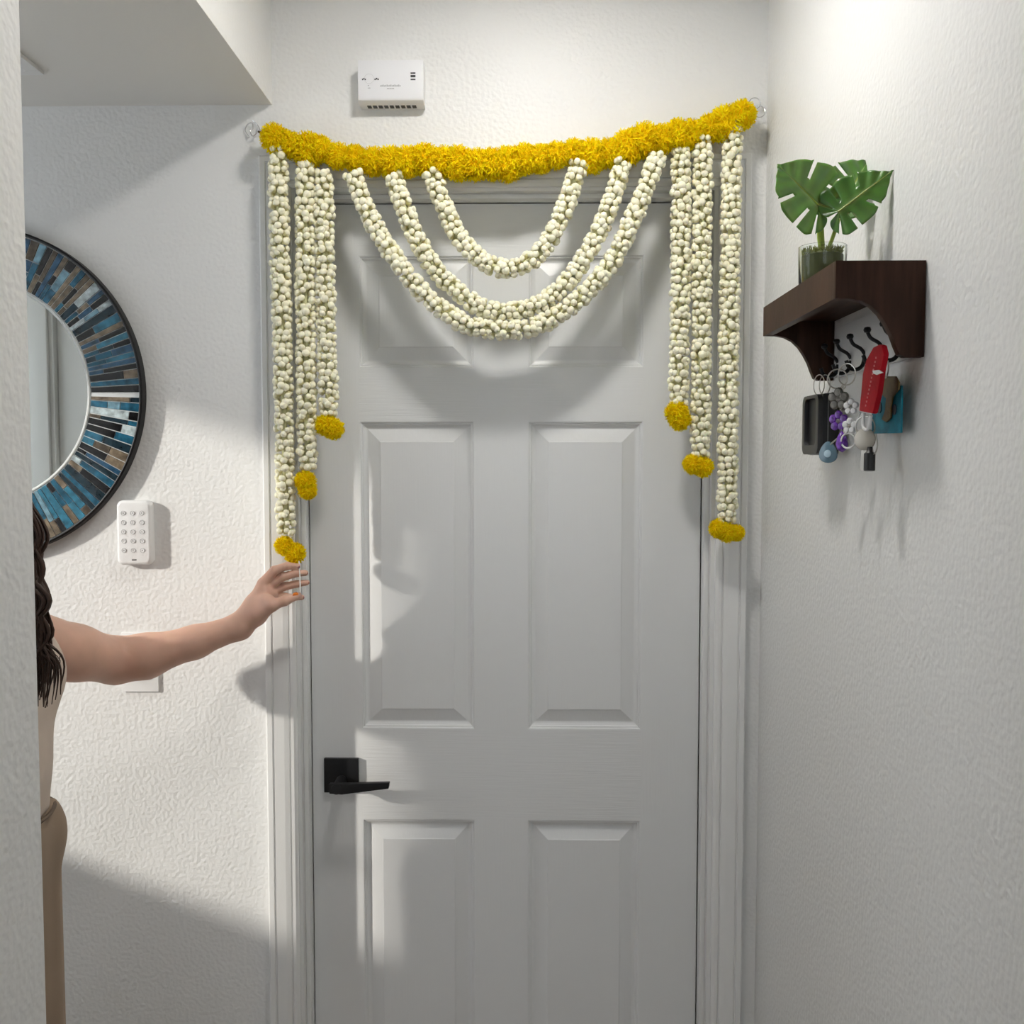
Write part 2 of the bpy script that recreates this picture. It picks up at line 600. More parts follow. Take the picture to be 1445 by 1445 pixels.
for a0, a1 in angs:
    q = rnd.random()
    if q < .22:
        cuts = [0, 1]
    elif q < .75:
        cuts = [0, rnd.choice([.2, .3, .4, .6, .7, .8]), 1]
    else:
        cuts = [0, rnd.uniform(.18, .38), rnd.uniform(.55, .85), 1]
    for u0, u1 in zip(cuts, cuts[1:]):
        ra, rb = r0 + (r1 - r0) * u0 + .0007, r0 + (r1 - r0) * u1 - .0007
        g = .0009
        vs = []
        y = -.0148 + rnd.uniform(-.0006, .0006)
        for yy in (-.012, y):
            for r, s_ in ((ra, 1), (rb, 1), (rb, -1), (ra, -1)):
                a = (a0 + g / r) if s_ > 0 else (a1 - g / r)
                vs.append((MC.x + r * math.cos(a), yy, MC.z + r * math.sin(a)))
        ci = lastc
        while ci == lastc:
            ci = rnd.choices(range(len(PAL)), [w_ for _, w_ in PAL])[0]
        lastc = ci
        MB().add(vs, [(0, 1, 2, 3), (7, 6, 5, 4), (0, 4, 5, 1), (1, 5, 6, 2), (2, 6, 7, 3), (3, 7, 4, 0)]).build('mosaic_tile', TM[ci], t)

# ------------------------------------------------------------------ alarm keypad
k0, k1 = at(163, 706, -.02), at(214, 798, -.02)
kx0, kx1, kz0, kz1 = k0.x, k1.x, k1.z, k0.z
t = thing('alarm_keypad', ((kx0 + kx1) / 2, 0, kz0), 'white alarm keypad with round buttons beside the mirror', 'keypad')


def rrect(x0, x1, z0, z1, r, y, n=6):
    out = []
    for cx, cz, a in ((x1 - r, z0 + r, -90), (x1 - r, z1 - r, 0), (x0 + r, z1 - r, 90), (x0 + r, z0 + r, 180)):
        for i in range(n + 1):
            q = math.radians(a + 90 * i / n)
            out.append((cx + r * math.cos(q), y, cz + r * math.sin(q)))
    return out


m = MB()
rings = [rrect(kx0 + .001, kx1 - .001, kz0 + .001, kz1 - .001, .011, 0), rrect(kx0, kx1, kz0, kz1, .012, -.010), rrect(kx0 + .0006, kx1 - .0006, kz0 + .0006, kz1 - .0006, .0114, -.016), rrect(kx0 + .003, kx1 - .003, kz0 + .004, kz1 - .003, .010, -.0195), rrect(kx0 + .006, kx1 - .006, kz0 + .007, kz1 - .006, .008, -.020)]
n = len(rings[0])
vs = [p for r in rings for p in r]
fs = []
for i in range(len(rings) - 1):
    for j in range(n):
        fs.append((i * n + j, i * n + (j + 1) % n, (i + 1) * n + (j + 1) % n, (i + 1) * n + j))
fs.append(tuple(range((len(rings) - 1) * n, len(rings) * n)))
m.add(vs, fs).build('case', WPLASTIC, t, smooth=True, angle=50)
ring = mat('button ring', (.50, .50, .51), .4)
glyphs = ['', '', '', '1', '2', '3', '4', '5', '6', '7', '8', '9', '', '0', '']
for r in range(5):
    for c in range(3):
        cx = kx0 + (kx1 - kx0) * (.215 + .265 * c)
        cz = kz1 - (kz1 - kz0) * (.195 + .143 * r)
        b = MB().lathe([(0, -.0208), (.0040, -.0208), (.0042, -.0196), (.0042, -.019)], (cx, 0, cz), (0, 1, 0), 18).build('button', WPLASTIC, t, smooth=True)
        MB().lathe([(.0036, -.0207), (.0036, -.0212), (.0044, -.0212), (.0044, -.0196)], (cx, 0, cz), (0, 1, 0), 18).build('ring', ring, b)
        g = glyphs[r * 3 + c]
        if g:
            fc = bpy.data.curves.new('digit', 'FONT')
            fc.body = g
            fc.size = .0062
            fc.align_x = 'CENTER'
            fc.align_y = 'CENTER'
            tmp = bpy.data.objects.new('digit_curve', fc)
            C.objects.link(tmp)
            dg = bpy.context.evaluated_depsgraph_get()
            me = bpy.data.meshes.new_from_object(tmp.evaluated_get(dg))
            bpy.data.objects.remove(tmp)
            for v in me.vertices:
                v.co = Vector((v.co.x, 0, v.co.y))
            me.materials.clear()
            me.materials.append(GREYPRINT)
            o = link('digit', me, b, (cx, -.0211, cz))
        else:
            MB().box((cx - .0012, -.0211, cz - .0012), (cx + .0012, -.0208, cz + .0012)).build('symbol', GREYPRINT, b)
MB().box(((kx0 + kx1) / 2 - .0045, -.0203, kz0 + .0098), ((kx0 + kx1) / 2 + .0045, -.0199, kz0 + .0118)).build('brand_mark', DARKPRINT, t)

# ------------------------------------------------------------------ light switch (half behind the arm)
s0 = at(172.5, 976, -.004)
sx0, sx1, sz0 = s0.x, at(224, 976, -.004).x, s0.z
t = thing('light_switch', ((sx0 + sx1) / 2, 0, sz0), 'white wall switch plate half hidden by the outstretched arm', 'switch')
MB().box((sx0, -.005, sz0), (sx1, 0, sz0 + .116)).build('plate', WPLASTIC, t, bevel=.0016)
rk = MB()
cx = (sx0 + sx1) / 2
rk.prism([(cx - .0165, -.005, sz0 + .025), (cx - .0165, -.0095, sz0 + .026), (cx - .0165, -.0065, sz0 + .058), (cx - .0165, -.0075, sz0 + .090), (cx - .0165, -.005, sz0 + .091)], (.033, 0, 0))
rk.build('rocker', WPLASTIC, t)

# ------------------------------------------------------------------ gas alarm over the door
a0, a1 = at(505, 85, -.036), at(597.5, 143, -.036)
ax0, ax1, az0, az1 = a0.x, a1.x, a1.z, a0.z
t = thing('gas_alarm', ((ax0 + ax1) / 2, 0, az0), 'white box alarm with small print on the wall over the garland', 'alarm')
m = MB()
m.prism([(ax0, 0, az0 - .002), (ax0, -.024, az0 - .002), (ax0, -.034, az0 + .003), (ax0, -.036, az0 + .008), (ax0, -.036, az1), (ax0, 0, az1)], (ax1 - ax0, 0, 0))
m.build('case', mat('alarm plastic', (.80, .80, .82), .4), t, bevel=.0012)
for i in range(9):
    xx = ax0 + .014 + i * .0105
    MB().box((xx, -.022, az0 - .0026), (xx + .0075, -.008, az0 - .0015)).build('vent_slot', DARKPRINT, t)
zc = (az0 + az1) / 2
for i, zz in enumerate((.0135, .0080, .0020)):
    h = .0019 if i == 1 else .0012
    MB().box((ax1 - .0235, -.0366, zc + zz - h), (ax1 - .0145, -.0358, zc + zz + h)).build('indicator_bar', DARKPRINT, t)
cx, cz = ax0 + .0205, zc + .004
MB().lathe([(.0085, -.0358), (.0085, -.0364), (.0090, -.0364), (.0090, -.0358)], (cx, 0, cz), (0, 1, 0), 32).build('test_button', mat('pale grey print', (.62, .62, .63), .5), t)
for px, w_ in ((ax0 + .0075, .0075), (cx + .010, .0085)):
    m = MB()
    for i in range(3):
        m.box((px + i * w_ / 3, -.0365, zc + .0015 + (i % 2) * .0012), (px + (i + .8) * w_ / 3, -.0358, zc + .0040 + (i % 2) * .0012))
    m.build('lettering', DARKPRINT, t)
m = MB()
for i in range(16):
    m.box((ax0 + .041 + i * .0024, -.0364, zc - .0105), (ax0 + .041 + i * .0024 + .0017, -.0358, zc - .0082 + .0006 * (i % 3)))
for i in range(6):
    m.box((ax0 + .0535 + i * .0023, -.0364, zc - .0150), (ax0 + .0535 + i * .0023 + .0016, -.0358, zc - .0130))
for dx, dz in ((.018, -.009), (.018, -.0135), (.0205, -.0135)):
    m.box((ax0 + dx, -.0364, zc + dz), (ax0 + dx + .0022, -.0358, zc + dz + .0012))
m.build('small_print', GREYPRINT, t)

# ------------------------------------------------------------------ flower garland
GY = -.047
def petal_material():
    m = bpy.data.materials.new('marigold yellow')
    m.use_nodes = True
    nt = m.node_tree
    nt.nodes.remove(nt.nodes['Principled BSDF'])
    a = nd(nt, 'ShaderNodeAttribute', attribute_name='tint')
    d = nd(nt, 'ShaderNodeBsdfDiffuse')
    t_ = nd(nt, 'ShaderNodeBsdfTranslucent')
    x = nd(nt, 'ShaderNodeMixShader')
    x.inputs[0].default_value = 0.25
    nt.links.new(a.outputs['Color'], d.inputs[0])
    nt.links.new(a.outputs['Color'], t_.inputs[0])
    nt.links.new(d.outputs[0], x.inputs[1])
    nt.links.new(t_.outputs[0], x.inputs[2])
    nt.links.new(x.outputs[0], nt.nodes['Material Output'].inputs[0])
    return m


YEL = petal_material()
CRM = mat('cream buds', (1, 1, 1), .55, attr='tint', spec=.3, Subsurface_Weight=.15, Subsurface_Radius=(.006, .005, .003))
STRING = mat('white thread', (.85, .84, .80), .8)
gar = thing('door_garland', at(715, 227, GY), 'yellow marigold garland with cream flower strands draped over the door', 'garland')


def fluff(seed, n=1500, flat=1.0):
    """one marigold head, radius 1: a core with many crimped narrow petals"""
    r = random.Random(seed)
    m = MB()
    vs, fs = [], []
    for i in range(n):
        z = r.uniform(-1, 1)
        a = r.uniform(0, 2 * math.pi)
        s_ = math.sqrt(1 - z * z)
        d = Vector((s_ * math.cos(a), s_ * math.sin(a), z))
        k = Vector((r.gauss(0, 1), r.gauss(0, 1), r.gauss(0, 1)))
        side = d.cross(k).normalized()
        bend = d.cross(side) * r.choice((-1, 1)) * r.uniform(.10, .42)
        L = r.uniform(.80, 1.06)
        wd_ = r.uniform(.020, .040)
        p0, p1, p2 = d * .70, d * (L * .84) + bend * .22, d * (L * .98) + bend
        o = len(vs)
        sh = r.uniform(.86, 1.12)
        c0, c1, c2 = (1.0, .66 * sh, .003), (1.0, .76 * sh, .005), (1.0, .83 * sh, .012)
        vs += [p0 - side * wd_ * .6, p0 + side * wd_ * .6, p1 - side * wd_, p1 + side * wd_, p2 - side * wd_ * .7 + d * .02, p2 + side * wd_ * .7]
        m.c += [c0, c0, c1, c1, c2, c2]
        fs += [(o, o + 1, o + 3, o + 2), (o + 2, o + 3, o + 5, o + 4)]
    m.v = [tuple(v) for v in vs]
    m.f = fs
    m.lathe([(.02, -.76)] + [(.76 * math.cos(q), .76 * math.sin(q)) for q in (-1.2, -.8, -.4, 0, .4, .8, 1.2)] + [(.02, .76)], (0, 0, 0), n=10, col=(1.0, .68, .005))
    me = m.mesh('marigold', YEL, smooth=True, angle=180)
    return me


FL = [fluff(s_) for s_ in (1, 2, 3, 4)]


def rquat():
    return Vector((rnd.gauss(0, 1), rnd.gauss(0, 1), rnd.gauss(0, 1))).normalized().to_track_quat('Z', 'Y')


HD = [at(px, py, GY) for px, py in [(387, 193), (412, 203), (440, 212), (480, 219), (530, 225), (600, 229), (680, 229), (760, 224), (830, 216), (890, 206), (945, 195), (990, 182), (1025, 169), (1046, 160)]]
band = MB().tube(spline(HD, 60), .006, 8).build('marigold_band', YEL if False else STRING, gar, smooth=True)
HP = spline(HD, 29)
for i, p in enumerate(HP):
    r = rnd.choice([.0255, .0275, .0300, .0330])
    if i in (0, 28):
        r = .0275
    link('marigold', FL[i % 4], band, p + Vector((rnd.uniform(-.004, .004), rnd.uniform(-.004, .006), rnd.uniform(-.0065, .0065))), rquat(), r)


def budmesh(seed):
    r = random.Random(seed)
    prof = [(.0, -.75), (.30, -.62), (.52, -.30), (.90, .12), (1.0, .48), (.86, .86), (.48, 1.12), (.0, 1.24)]
    m = MB()
    base, mid, tipc = (.86, .80, .44), (.96, .91, .62), (.98, .94, .72)
    cols = []
    for rr, h in prof:
        f = min(max((h + .6) / 1.1, 0), 1)
        c = tuple(base[i] * (1 - f) + (mid[i] if f < .75 else tipc[i]) * f for i in range(3))
        for j in range(9):
            cols.append(c)
    m.lathe([(rr * (1 + r.uniform(-.06, .06)), h) for rr, h in prof], (0, 0, 0), n=9, col=cols)
    return m


BUD = [budmesh(i) for i in range(3)]
BUDM = [b.mesh('flower_bud', CRM, smooth=True, angle=180) for b in BUD]


def strand(ctrl, name, rad, nind, seed, pitch=.0128, taper=0.0):
    """a string of cream buds along ctrl; the frontmost buds are objects of their own"""
    r = random.Random(seed)
    pts = spline(ctrl, 200)
    L = sum((pts[i + 1] - pts[i]).length for i in range(199))
    rows = max(2, int(L / pitch))
    axis = MB().tube(spline(ctrl, 50), .0055, 8).build(name, mat('garland string', (.70, .69, .42), .8) if 'gs' not in G else G['gs'], gar, smooth=True)
    allb = []
    for k in range(rows):
        u = (k + .5) / rows * 198.9
        i = int(u)
        p = pts[i].lerp(pts[i + 1], u - i)
        tg = (pts[i + 1] - pts[i]).normalized()
        e1 = tg.cross(Vector((0, 1, 0))).normalized()
        e2 = tg.cross(e1)
        off = r.uniform(0, 6.28)
        nb = 7
        edge = min(1.0, .82 + .18 * min(k, rows - 1 - k) / 2.0) if taper else 1.0
        for j in range(nb):
            a = off + 2 * math.pi * j / nb + r.uniform(-.22, .22)
            d = (e1 * math.cos(a) + e2 * math.sin(a))
            out = (d + tg * r.uniform(-.75, .75)).normalized()
            q = p + tg * r.uniform(-.0035, .0035) + d * rad * edge * r.uniform(.86, 1.12)
            if q.y > -.0275 and abs(q.x) > .34:
                q.y = -.0275 - r.uniform(0, .004)
            allb.append((q, out.to_track_quat('Z', 'Y'), r.uniform(.0058, .0079) * (.93 if edge < 1 else 1), r.randrange(3)))
    allb.sort(key=lambda b: b[0].y - b[2] * 2)
    for q, ro, s_, v in allb[:nind]:
        link('flower_bud', BUDM[v], axis, q, ro, s_)
    m = MB()
    for q, ro, s_, v in allb[nind:]:
        rm = ro.to_matrix()
        m.add([q + rm @ (Vector(x) * s_) for x in BUD[v].v], BUD[v].f, list(BUD[v].c))
    o = m.build('flower_buds', CRM, axis, smooth=True, angle=180)
    o['kind'] = 'stuff'
    return axis


G = {'gs': mat('garland string', (.70, .69, .42), .8)}
VS = [[(393, 207), (394, 300), (399, 500), (404, 754)], [(431, 228), (431, 400), (434, 664)], [(457, 240), (459, 400), (464, 588)],
      [(961, 208), (960, 400), (957, 572)], [(992, 193), (990, 400), (989, 645)], [(1034, 168), (1030, 400), (1026, 740)]]
pom = [[(401, 770, .019), (416, 781, .021)], [(431, 679, .021), (434, 692, .0185)], [(460, 600, .0215), (470, 605, .0215)], [(955, 582, .023), (959, 592, .0215)],
       [(978, 655, .020), (992, 659, .0205)], [(1014, 746, .019), (1026, 751, .020), (1039, 752, .0165)]]
for i, (c, pp) in enumerate(zip(VS, pom)):
    ax = strand([at(px, py, GY + .0) for px, py in c], 'flower_strand', .0115, 33, 20 + i, taper=1)
    for j, (px, py, r) in enumerate(pp):
        link('marigold_pompom', FL[(i + j) % 4], ax, at(px, py, GY - .004), rquat(), r)
    if i == 0:
        MB().tube([at(422, 792, GY - .020), at(423.2, 815, GY - .040), at(424.0, 836, GY - .064)], .0011, 6).build('thread', STRING, ax)
SW = [[(497, 243), (519, 300), (556, 362), (606, 422), (655, 456), (710, 466), (768, 455), (826, 414), (868, 361), (903, 285), (930, 216)],
      [(554, 246), (577, 312), (602, 362), (637, 404), (675, 432), (712, 440), (765, 428), (806, 390), (838, 340), (862, 285), (880, 226)],
      [(607, 240), (630, 300), (652, 340), (684, 370), (715, 380), (745, 370), (773, 342), (798, 290), (818, 228)]]
for i, c in enumerate(SW):
    strand([at(px, py, GY - .004 - .004 * (2 - i)) for px, py in c], 'flower_swag', .0105, 33, 40 + i)

# wire hooks holding the two ends
h = thing('wire_hook', at(362, 186, 0), 'small bent wire hook left of the garland under the soffit', 'hook', 'wire hooks holding the garland')
m = MB()
pts = [at(px, py, y) for px, py, y in [(352, 194, -.004), (346, 184, -.005), (350, 175, -.006), (356, 174, -.008), (357, 181, -.010), (353, 185, -.012), (356, 192, -.013), (360, 190, -.015), (366, 183, -.02), (371, 187, -.03)]]
m.tube(spline(pts, 40), .0010, 7)
m.build('wire', CHROME, h, smooth=True)
MB().tube(spline([at(px, py, y) for px, py, y in [(357, 170, -.004), (364, 177, -.006), (366, 184, -.012), (358, 192, -.004)]], 20), .0008, 6).build('wire', CHROME, h, smooth=True)
MB().tube([at(365, 186, -.028), at(378, 188, -.04)], .0022, 6).build('cord_end', mat('brown cord', (.10, .06, .03), .8), h)
h = thing('wire_hook', at(1070, 150, 0), 'curled wire hook right of the garland in the wall corner', 'hook', 'wire hooks holding the garland')
m = MB()
pts = [at(1063, 155, -.02)]
for i in range(11):
    q = math.radians(225 - 33 * i)
    pts.append(at(1065 + 8 * math.cos(q), 146 - 8 * math.sin(q), -.018 + .0008 * i))
m.tube(spline(pts, 40), .0010, 7)
m.build('wire', CHROME, h, smooth=True)
pts = []
for i in range(12):
    q = math.radians(170 - 30 * i)
    pts.append(at(1071.5 + 8 * math.cos(q), 157.5 - 8 * math.sin(q), -.006 - .0008 * i))
pts.append(at(1060, 160, -.03))
MB().tube(spline(pts, 44), .0010, 7).build('wire', CHROME, h, smooth=True)

# ------------------------------------------------------------------ shelf on the right wall
HX, HY0, HY1, HZ0, HZ1 = .3435, -.7575, -.4195, 1.655, 1.7625
sh = thing('wall_shelf', (XR, (HY0 + HY1) / 2, HZ0), 'dark brown wooden wall shelf with curved brackets and a key rail', 'shelf')
FZ = 1.7205                                         # lower edge of the fascia
MB().box((HX, HY0 + .012, FZ + .020), (XR - .001, HY1 - .012, HZ1)).build('top_board', WALNUT, sh)
MB().box((HX, HY0 + .012, FZ), (HX + .012, HY1 - .012, FZ + .020)).build('fascia', WALNUT, sh)


def bracket(y):
    cr = [(HX, HZ1), (XR - .001, HZ1), (XR - .001, HZ0), (.4225, HZ0), (.4165, HZ0 + .003)]
    cr += [(.4120, 1.668), (.4075, 1.680), (.4010, 1.692), (.3935, 1.703), (.3840, 1.712), (.3730, 1.7175), (.3600, 1.720), (HX, FZ)]
    return MB().prism([(x, y, z) for x, z in cr], (0, .012, 0)).build('bracket', WALNUT, sh, bevel=.0006)


bracket(HY0)
bracket(HY1 - .012)
PLATE = mat('brushed pale metal', (.66, .66, .66), .38, metal=.25)
rail = MB().box((XR - .007, HY0 + .013, 1.6565), (XR - .0015, HY1 - .035, 1.7275)).build('hook_rail', PLATE, sh, bevel=.0008)
for hy in (-.4700, -.5250, -.5800, -.6450, -.7000):
    m = MB()
    m.tube(spline([(XR - .007, hy, 1.677), (XR - .012, hy, 1.684), (XR - .022, hy, 1.690), (XR - .026, hy, 1.697)], 10), .0024, 8)
    m.lathe([(0, -.004), (.0036, -.003), (.0048, 0), (.0036, .003), (0, .004)], (XR - .0265, hy, 1.700), n=12)
    m.tube(spline([(XR - .007, hy, 1.674), (XR - .010, hy, 1.662), (XR - .018, hy, 1.657), (XR - .027, hy, 1.660), (XR - .031, hy, 1.669)], 12), .0026, 8)
    m.build('hook', BLACK, rail, smooth=True)

# ------------------------------------------------------------------ monstera in a glass
pc = Vector((.3795, -.585, HZ1))
pl = thing('potted_monstera', pc, 'small monstera plant in a mossy glass on the brown shelf', 'plant')
glass = mat('clear glass', (.95, .98, .96), .02, Transmission_Weight=1.0, IOR=1.3)
R_ = .0295
PH = .052
MB().lathe([(0, .0), (R_ - .002, 0), (R_, .003), (R_ + .001, PH), (R_ - .001, PH), (R_ - .002, .005), (0, .005)], pc, n=40).build('glass_pot', glass, pl, smooth=True)
mo = MB()
mo.lathe([(0, .0055), (R_ - .003, .0058), (R_ - .0032, .040), (R_ * .6, .0455), (0, .047)], pc, n=28, col=(.11, .12, .04))
for i in range(900):
    a, u = rnd.uniform(0, 6.283), math.sqrt(rnd.random())
    if i % 3:
        z = rnd.uniform(.012, .047)
        q = pc + Vector((math.cos(a) * (R_ - .0045), math.sin(a) * (R_ - .0045), z))
        d = Vector((-math.sin(a), math.cos(a), rnd.uniform(-.6, 1))) * .005
    else:
        q = pc + Vector((math.cos(a) * u * (R_ - .004), math.sin(a) * u * (R_ - .004), .043))
        d = Vector((rnd.gauss(0, .002), rnd.gauss(0, .002), rnd.uniform(.004, .009)))
    s_ = d.cross(Vector((rnd.random(), rnd.random(), rnd.random()))).normalized() * .0008
    g = rnd.uniform(.6, 1.3)
    mo.add([q - s_, q + s_, q + d + s_ * .4, q + d - s_ * .4], [(0, 1, 2, 3)], (.20 * g, .22 * g, .04 * g))
o = mo.build('moss', mat('moss', (1, 1, 1), .9, attr='tint'), pl)
o['kind'] = 'stuff'
LEAFM = mat('monstera green', (1, 1, 1), .32, attr='tint', var=.18, vscale=40, spec=.5, Subsurface_Weight=.05)
STEM = mat('stem green', (.30, .40, .05), .45, var=.2, vscale=60)


def leaf(base, tip_, nrm, width, fold, droop, tone):
    base, tip_ = Vector(base), Vector(tip_)
    mdir = tip_ - base
    L = mdir.length
    mdir.normalize()
    nrm = Vector(nrm)
    nrm = (nrm - mdir * nrm.dot(mdir)).normalized()
    side = mdir.cross(nrm)
    m = MB()
    NQ, NT = 64, 10
    slits = [(.20, .014, .34), (.375, .015, .30), (.565, .016, .36)]

    def lerp(tab, q):
        for i in range(len(tab) - 1):
            a, va = tab[i]
            b, vb = tab[i + 1]
            if q <= b:
                ma = (vb - tab[i - 1][1]) / (b - tab[i - 1][0]) if i else (vb - va) / (b - a)
                mb = (tab[i + 2][1] - va) / (tab[i + 2][0] - a) if i + 2 < len(tab) else (vb - va) / (b - a)
                h, f = b - a, (q - a) / (b - a)
                return (2 * f ** 3 - 3 * f * f + 1) * va + (f ** 3 - 2 * f * f + f) * h * ma + (3 * f * f - 2 * f ** 3) * vb + (f ** 3 - f * f) * h * mb
        return tab[-1][1]
    for sg in (-1, 1):
        vs, cs, fs = [], [], []
        for i in range(NQ + 1):
            q = i / NQ
            s_ = 0 if q < .30 else (q - .30) / .70
            th = math.radians(lerp([(0, 168), (.30, 100), (1, 18)], q))
            R = width * L * lerp([(0, .26), (.10, .42), (.22, .56), (.36, .64), (.5, .60), (.64, .47), (.78, .28), (.90, .12), (1, .01)], q)
            for sl_, hw, t0 in slits:
                dq = abs(q - sl_)
                if hw < dq < hw + .055:
                    R *= 1 - .055 * (1 - (dq - hw) / .055)
            for j in range(NT + 1):
                tt = j / NT
                u = s_ * L + math.cos(th) * R * tt
                v = math.sin(th) * R * tt
                h = fold * v + droop * (v * v) / L * 1.6 - droop * .6 * max(u, 0) ** 2 / L + .0012 * math.sin(q * 46) * tt
                vs.append(base + mdir * u + side * (sg * v) + nrm * h)
                vein = max(0, 1 - tt * NT / 1.2) if True else 0
                ridge = .5 + .5 * math.cos(q * 46)
                k = tone * (.72 + .38 * ridge)
                c = (.066 * k, .215 * k, .028 * k)
                cs.append(tuple(c[e] * (1 - vein) + (.22, .36, .10)[e] * vein for e in range(3)))
        for i in range(NQ):
            q = (i + .5) / NQ
            for j in range(NT):
                tt = (j + .5) / NT
                if any(abs(q - a) < hw and tt > t0 for a, hw, t0 in slits):
                    continue
                a = i * (NT + 1) + j
                fs.append((a, a + 1, a + NT + 2, a + NT + 1))
        m.add(vs, fs, cs)
    o = m.build('leaf', LEAFM, pl, smooth=True, angle=180)
    md = o.modifiers.new('thickness', 'SOLIDIFY')
    md.thickness = .0007
    o2 = MB().tube([base - mdir * .001 + nrm * .0004, base + mdir * L * .5 + nrm * (.0004 - droop * .15 * L), base + mdir * L * .96 + nrm * (.0004 - droop * .55 * L)], [.0011, .0008, .0003], 6).build('midrib', STEM, o, smooth=True)
    return o


lA = (at(1156, 291, -.605), at(1099, 231, -.615))
lB = (at(1192, 283, -.565), at(1227, 221, -.555))
lC = (at(1184, 298, -.625), at(1259, 238, -.655))
leaf(lA[0], lA[1], (-.10, -1, .15), .93, .10, .10, 1.25)
leaf(lB[0], lB[1], (-.25, -1, .25), .95, .10, .18, .80)
leaf(lC[0], lC[1], (-.30, -1, .30), .74, -.08, .14, .72)
for (b, _), x0 in ((lA, -.006), (lB, .004), (lC, .002)):
    s0 = pc + Vector((x0 + .002, rnd.uniform(-.004, .004), .044))
    mid = s0.lerp(b, .5) + Vector((.002, 0, .002))
    MB().tube(spline([s0, mid, b + Vector((0, .0012, 0))], 12), [.0021 - .0008 * i / 11 for i in range(12)], 8).build('stem', STEM, pl, smooth=True)
for dx, tx in ((-.008, -.010), (-.005, -.004)):
    s0 = pc + Vector((dx + .004, -.006, .044))
    MB().tube(spline([s0, s0 + Vector((tx * .3, 0, .020)), s0 + Vector((tx * .5, -.002, .042))], 10), [.0022, .0024, .0025, .0025, .0024, .0022, .0018, .0014, .0010, .0004], 8).build('leaf_shoot', STEM, pl, smooth=True)

# ------------------------------------------------------------------ keys and fobs on the rail
STEEL = mat('worn steel', (.56, .54, .50), .32, metal=.9)


def ringpts(c, r, axis, n=20):
    c, axis = Vector(c), Vector(axis).normalized()
    a = Vector((0, 0, 1)) if abs(axis.z) < .9 else Vector((1, 0, 0))
    u = axis.cross(a).normalized()
    w_ = axis.cross(u)
    return [c + (u * math.cos(2 * math.pi * i / n) + w_ * math.sin(2 * math.pi * i / n)) * r for i in range(n)]


LEATHER = mat('black leather', (.010, .010, .011), .42, bump=.2, bscale=400, bdist=.0005)
hk = (XR - .024)
# black case
bx0, bx1, by0, by1, bz0, bz1 = .4010, .4315, -.505, -.425, 1.546, 1.632
t = thing('key_case', (.415, -.465, bz0), 'black box-shaped key case with a grey edge hanging from the rail', 'case')
MB().box((bx0 + .006, by0, bz0), (bx1, by1, bz1)).build('shell', LEATHER, t, bevel=.006)
m = MB()
outer = rrect(by0 + .001, by1 - .001, bz0 + .001, bz1 - .001, .012, 0)
inner = rrect(by0 + .012, by1 - .012, bz0 + .014, bz1 - .006, .009, 0)
n = len(outer)
vs = [(bx0, a, b) for a, _, b in outer] + [(bx0, a, b) for a, _, b in inner] + [(bx0 + .007, a, b) for a, _, b in outer] + [(bx0 + .007, a, b) for a, _, b in inner]
fs = []
for j in range(n):
    k = (j + 1) % n
    fs += [(j, k, n + k, n + j), (j, 2 * n + j, 2 * n + k, k), (n + j, n + k, 3 * n + k, 3 * n + j), (2 * n + j, 3 * n + j, 3 * n + k, 2 * n + k)]
m.add(vs, fs).build('edge_frame', mat('dark grey edge', (.040, .040, .042), .4), t, bevel=.001)
MB().box((bx0 + .013, by0 - .0012, bz0 + .004), (bx0 + .0145, by0 + .002, bz1 - .004)).build('seam', mat('seam grey', (.12, .12, .12), .4), t)
for dx in (0, .008):
    MB().tube(ringpts((.4105 + dx, -.4740, bz1 + .013), .0145, (1, .25, 0)), .0008, 6, closed=True).build('wire_ring', STEEL, t, smooth=True)


def disc(c, r, th, nrm, n=16):
    nrm = Vector(nrm).normalized()
    return MB().lathe([(0, -th / 2), (r * .92, -th / 2), (r, -th / 3), (r, th / 3), (r * .92, th / 2), (0, th / 2)], c, nrm, n)


NV = Vector((-.72, -.69, 0))                        # charms turned half towards the hall


def flower(c, r, petals, m_, parent, name):
    c = Vector(c)
    u = Vector((0, 0, 1)).cross(NV).normalized()
    m = MB()
    for i in range(petals):
        a = 2 * math.pi * i / petals + .3
        p = c + (u * math.cos(a) + Vector((0, 0, 1)) * math.sin(a)) * r * .58
        m.lathe([(0, -.0028), (r * .30, -.0024), (r * .44, 0), (r * .30, .0024), (0, .0028)], p, NV, 12)
    o = m.build(name, m_, parent, smooth=True)
    MB().lathe([(0, -.004), (r * .22, -.003), (r * .26, 0), (0, .0035)], c - NV * -.0008, NV, 10).build('flower_centre', STEEL, o, smooth=True)
    return o


PURP = mat('purple enamel', (.16, .045, .38), .25, var=.5, vscale=200)
PEARL = mat('pearl white', (.80, .80, .80), .2)
t = thing('flower_keychain', (.41, -.58, 1.54), 'silver keychain with purple and white flower charms and blue teardrop', 'keychain')
MB().tube(ringpts((.414, -.545, 1.648), .013, (.5, .8, 0)), .0010, 6, closed=True).build('key_ring', STEEL, t, smooth=True)
MB().tube(ringpts((.412, -.590, 1.650), .014, (.8, .5, 0)), .0009, 6, closed=True).build('key_ring', STEEL, t, smooth=True)


def chain(a, b, n, parent, m_=STEEL):
    a, b = Vector(a), Vector(b)
    for i in range(n):
        c = a.lerp(b, (i + .5) / n)
        ax = (1, 0, 0) if i % 2 else (0, 1, 0)
        MB().tube(ringpts(c, (b - a).length / n * .62, ax, 10), .0006, 5, closed=True).build('chain_link', m_, parent, smooth=True)


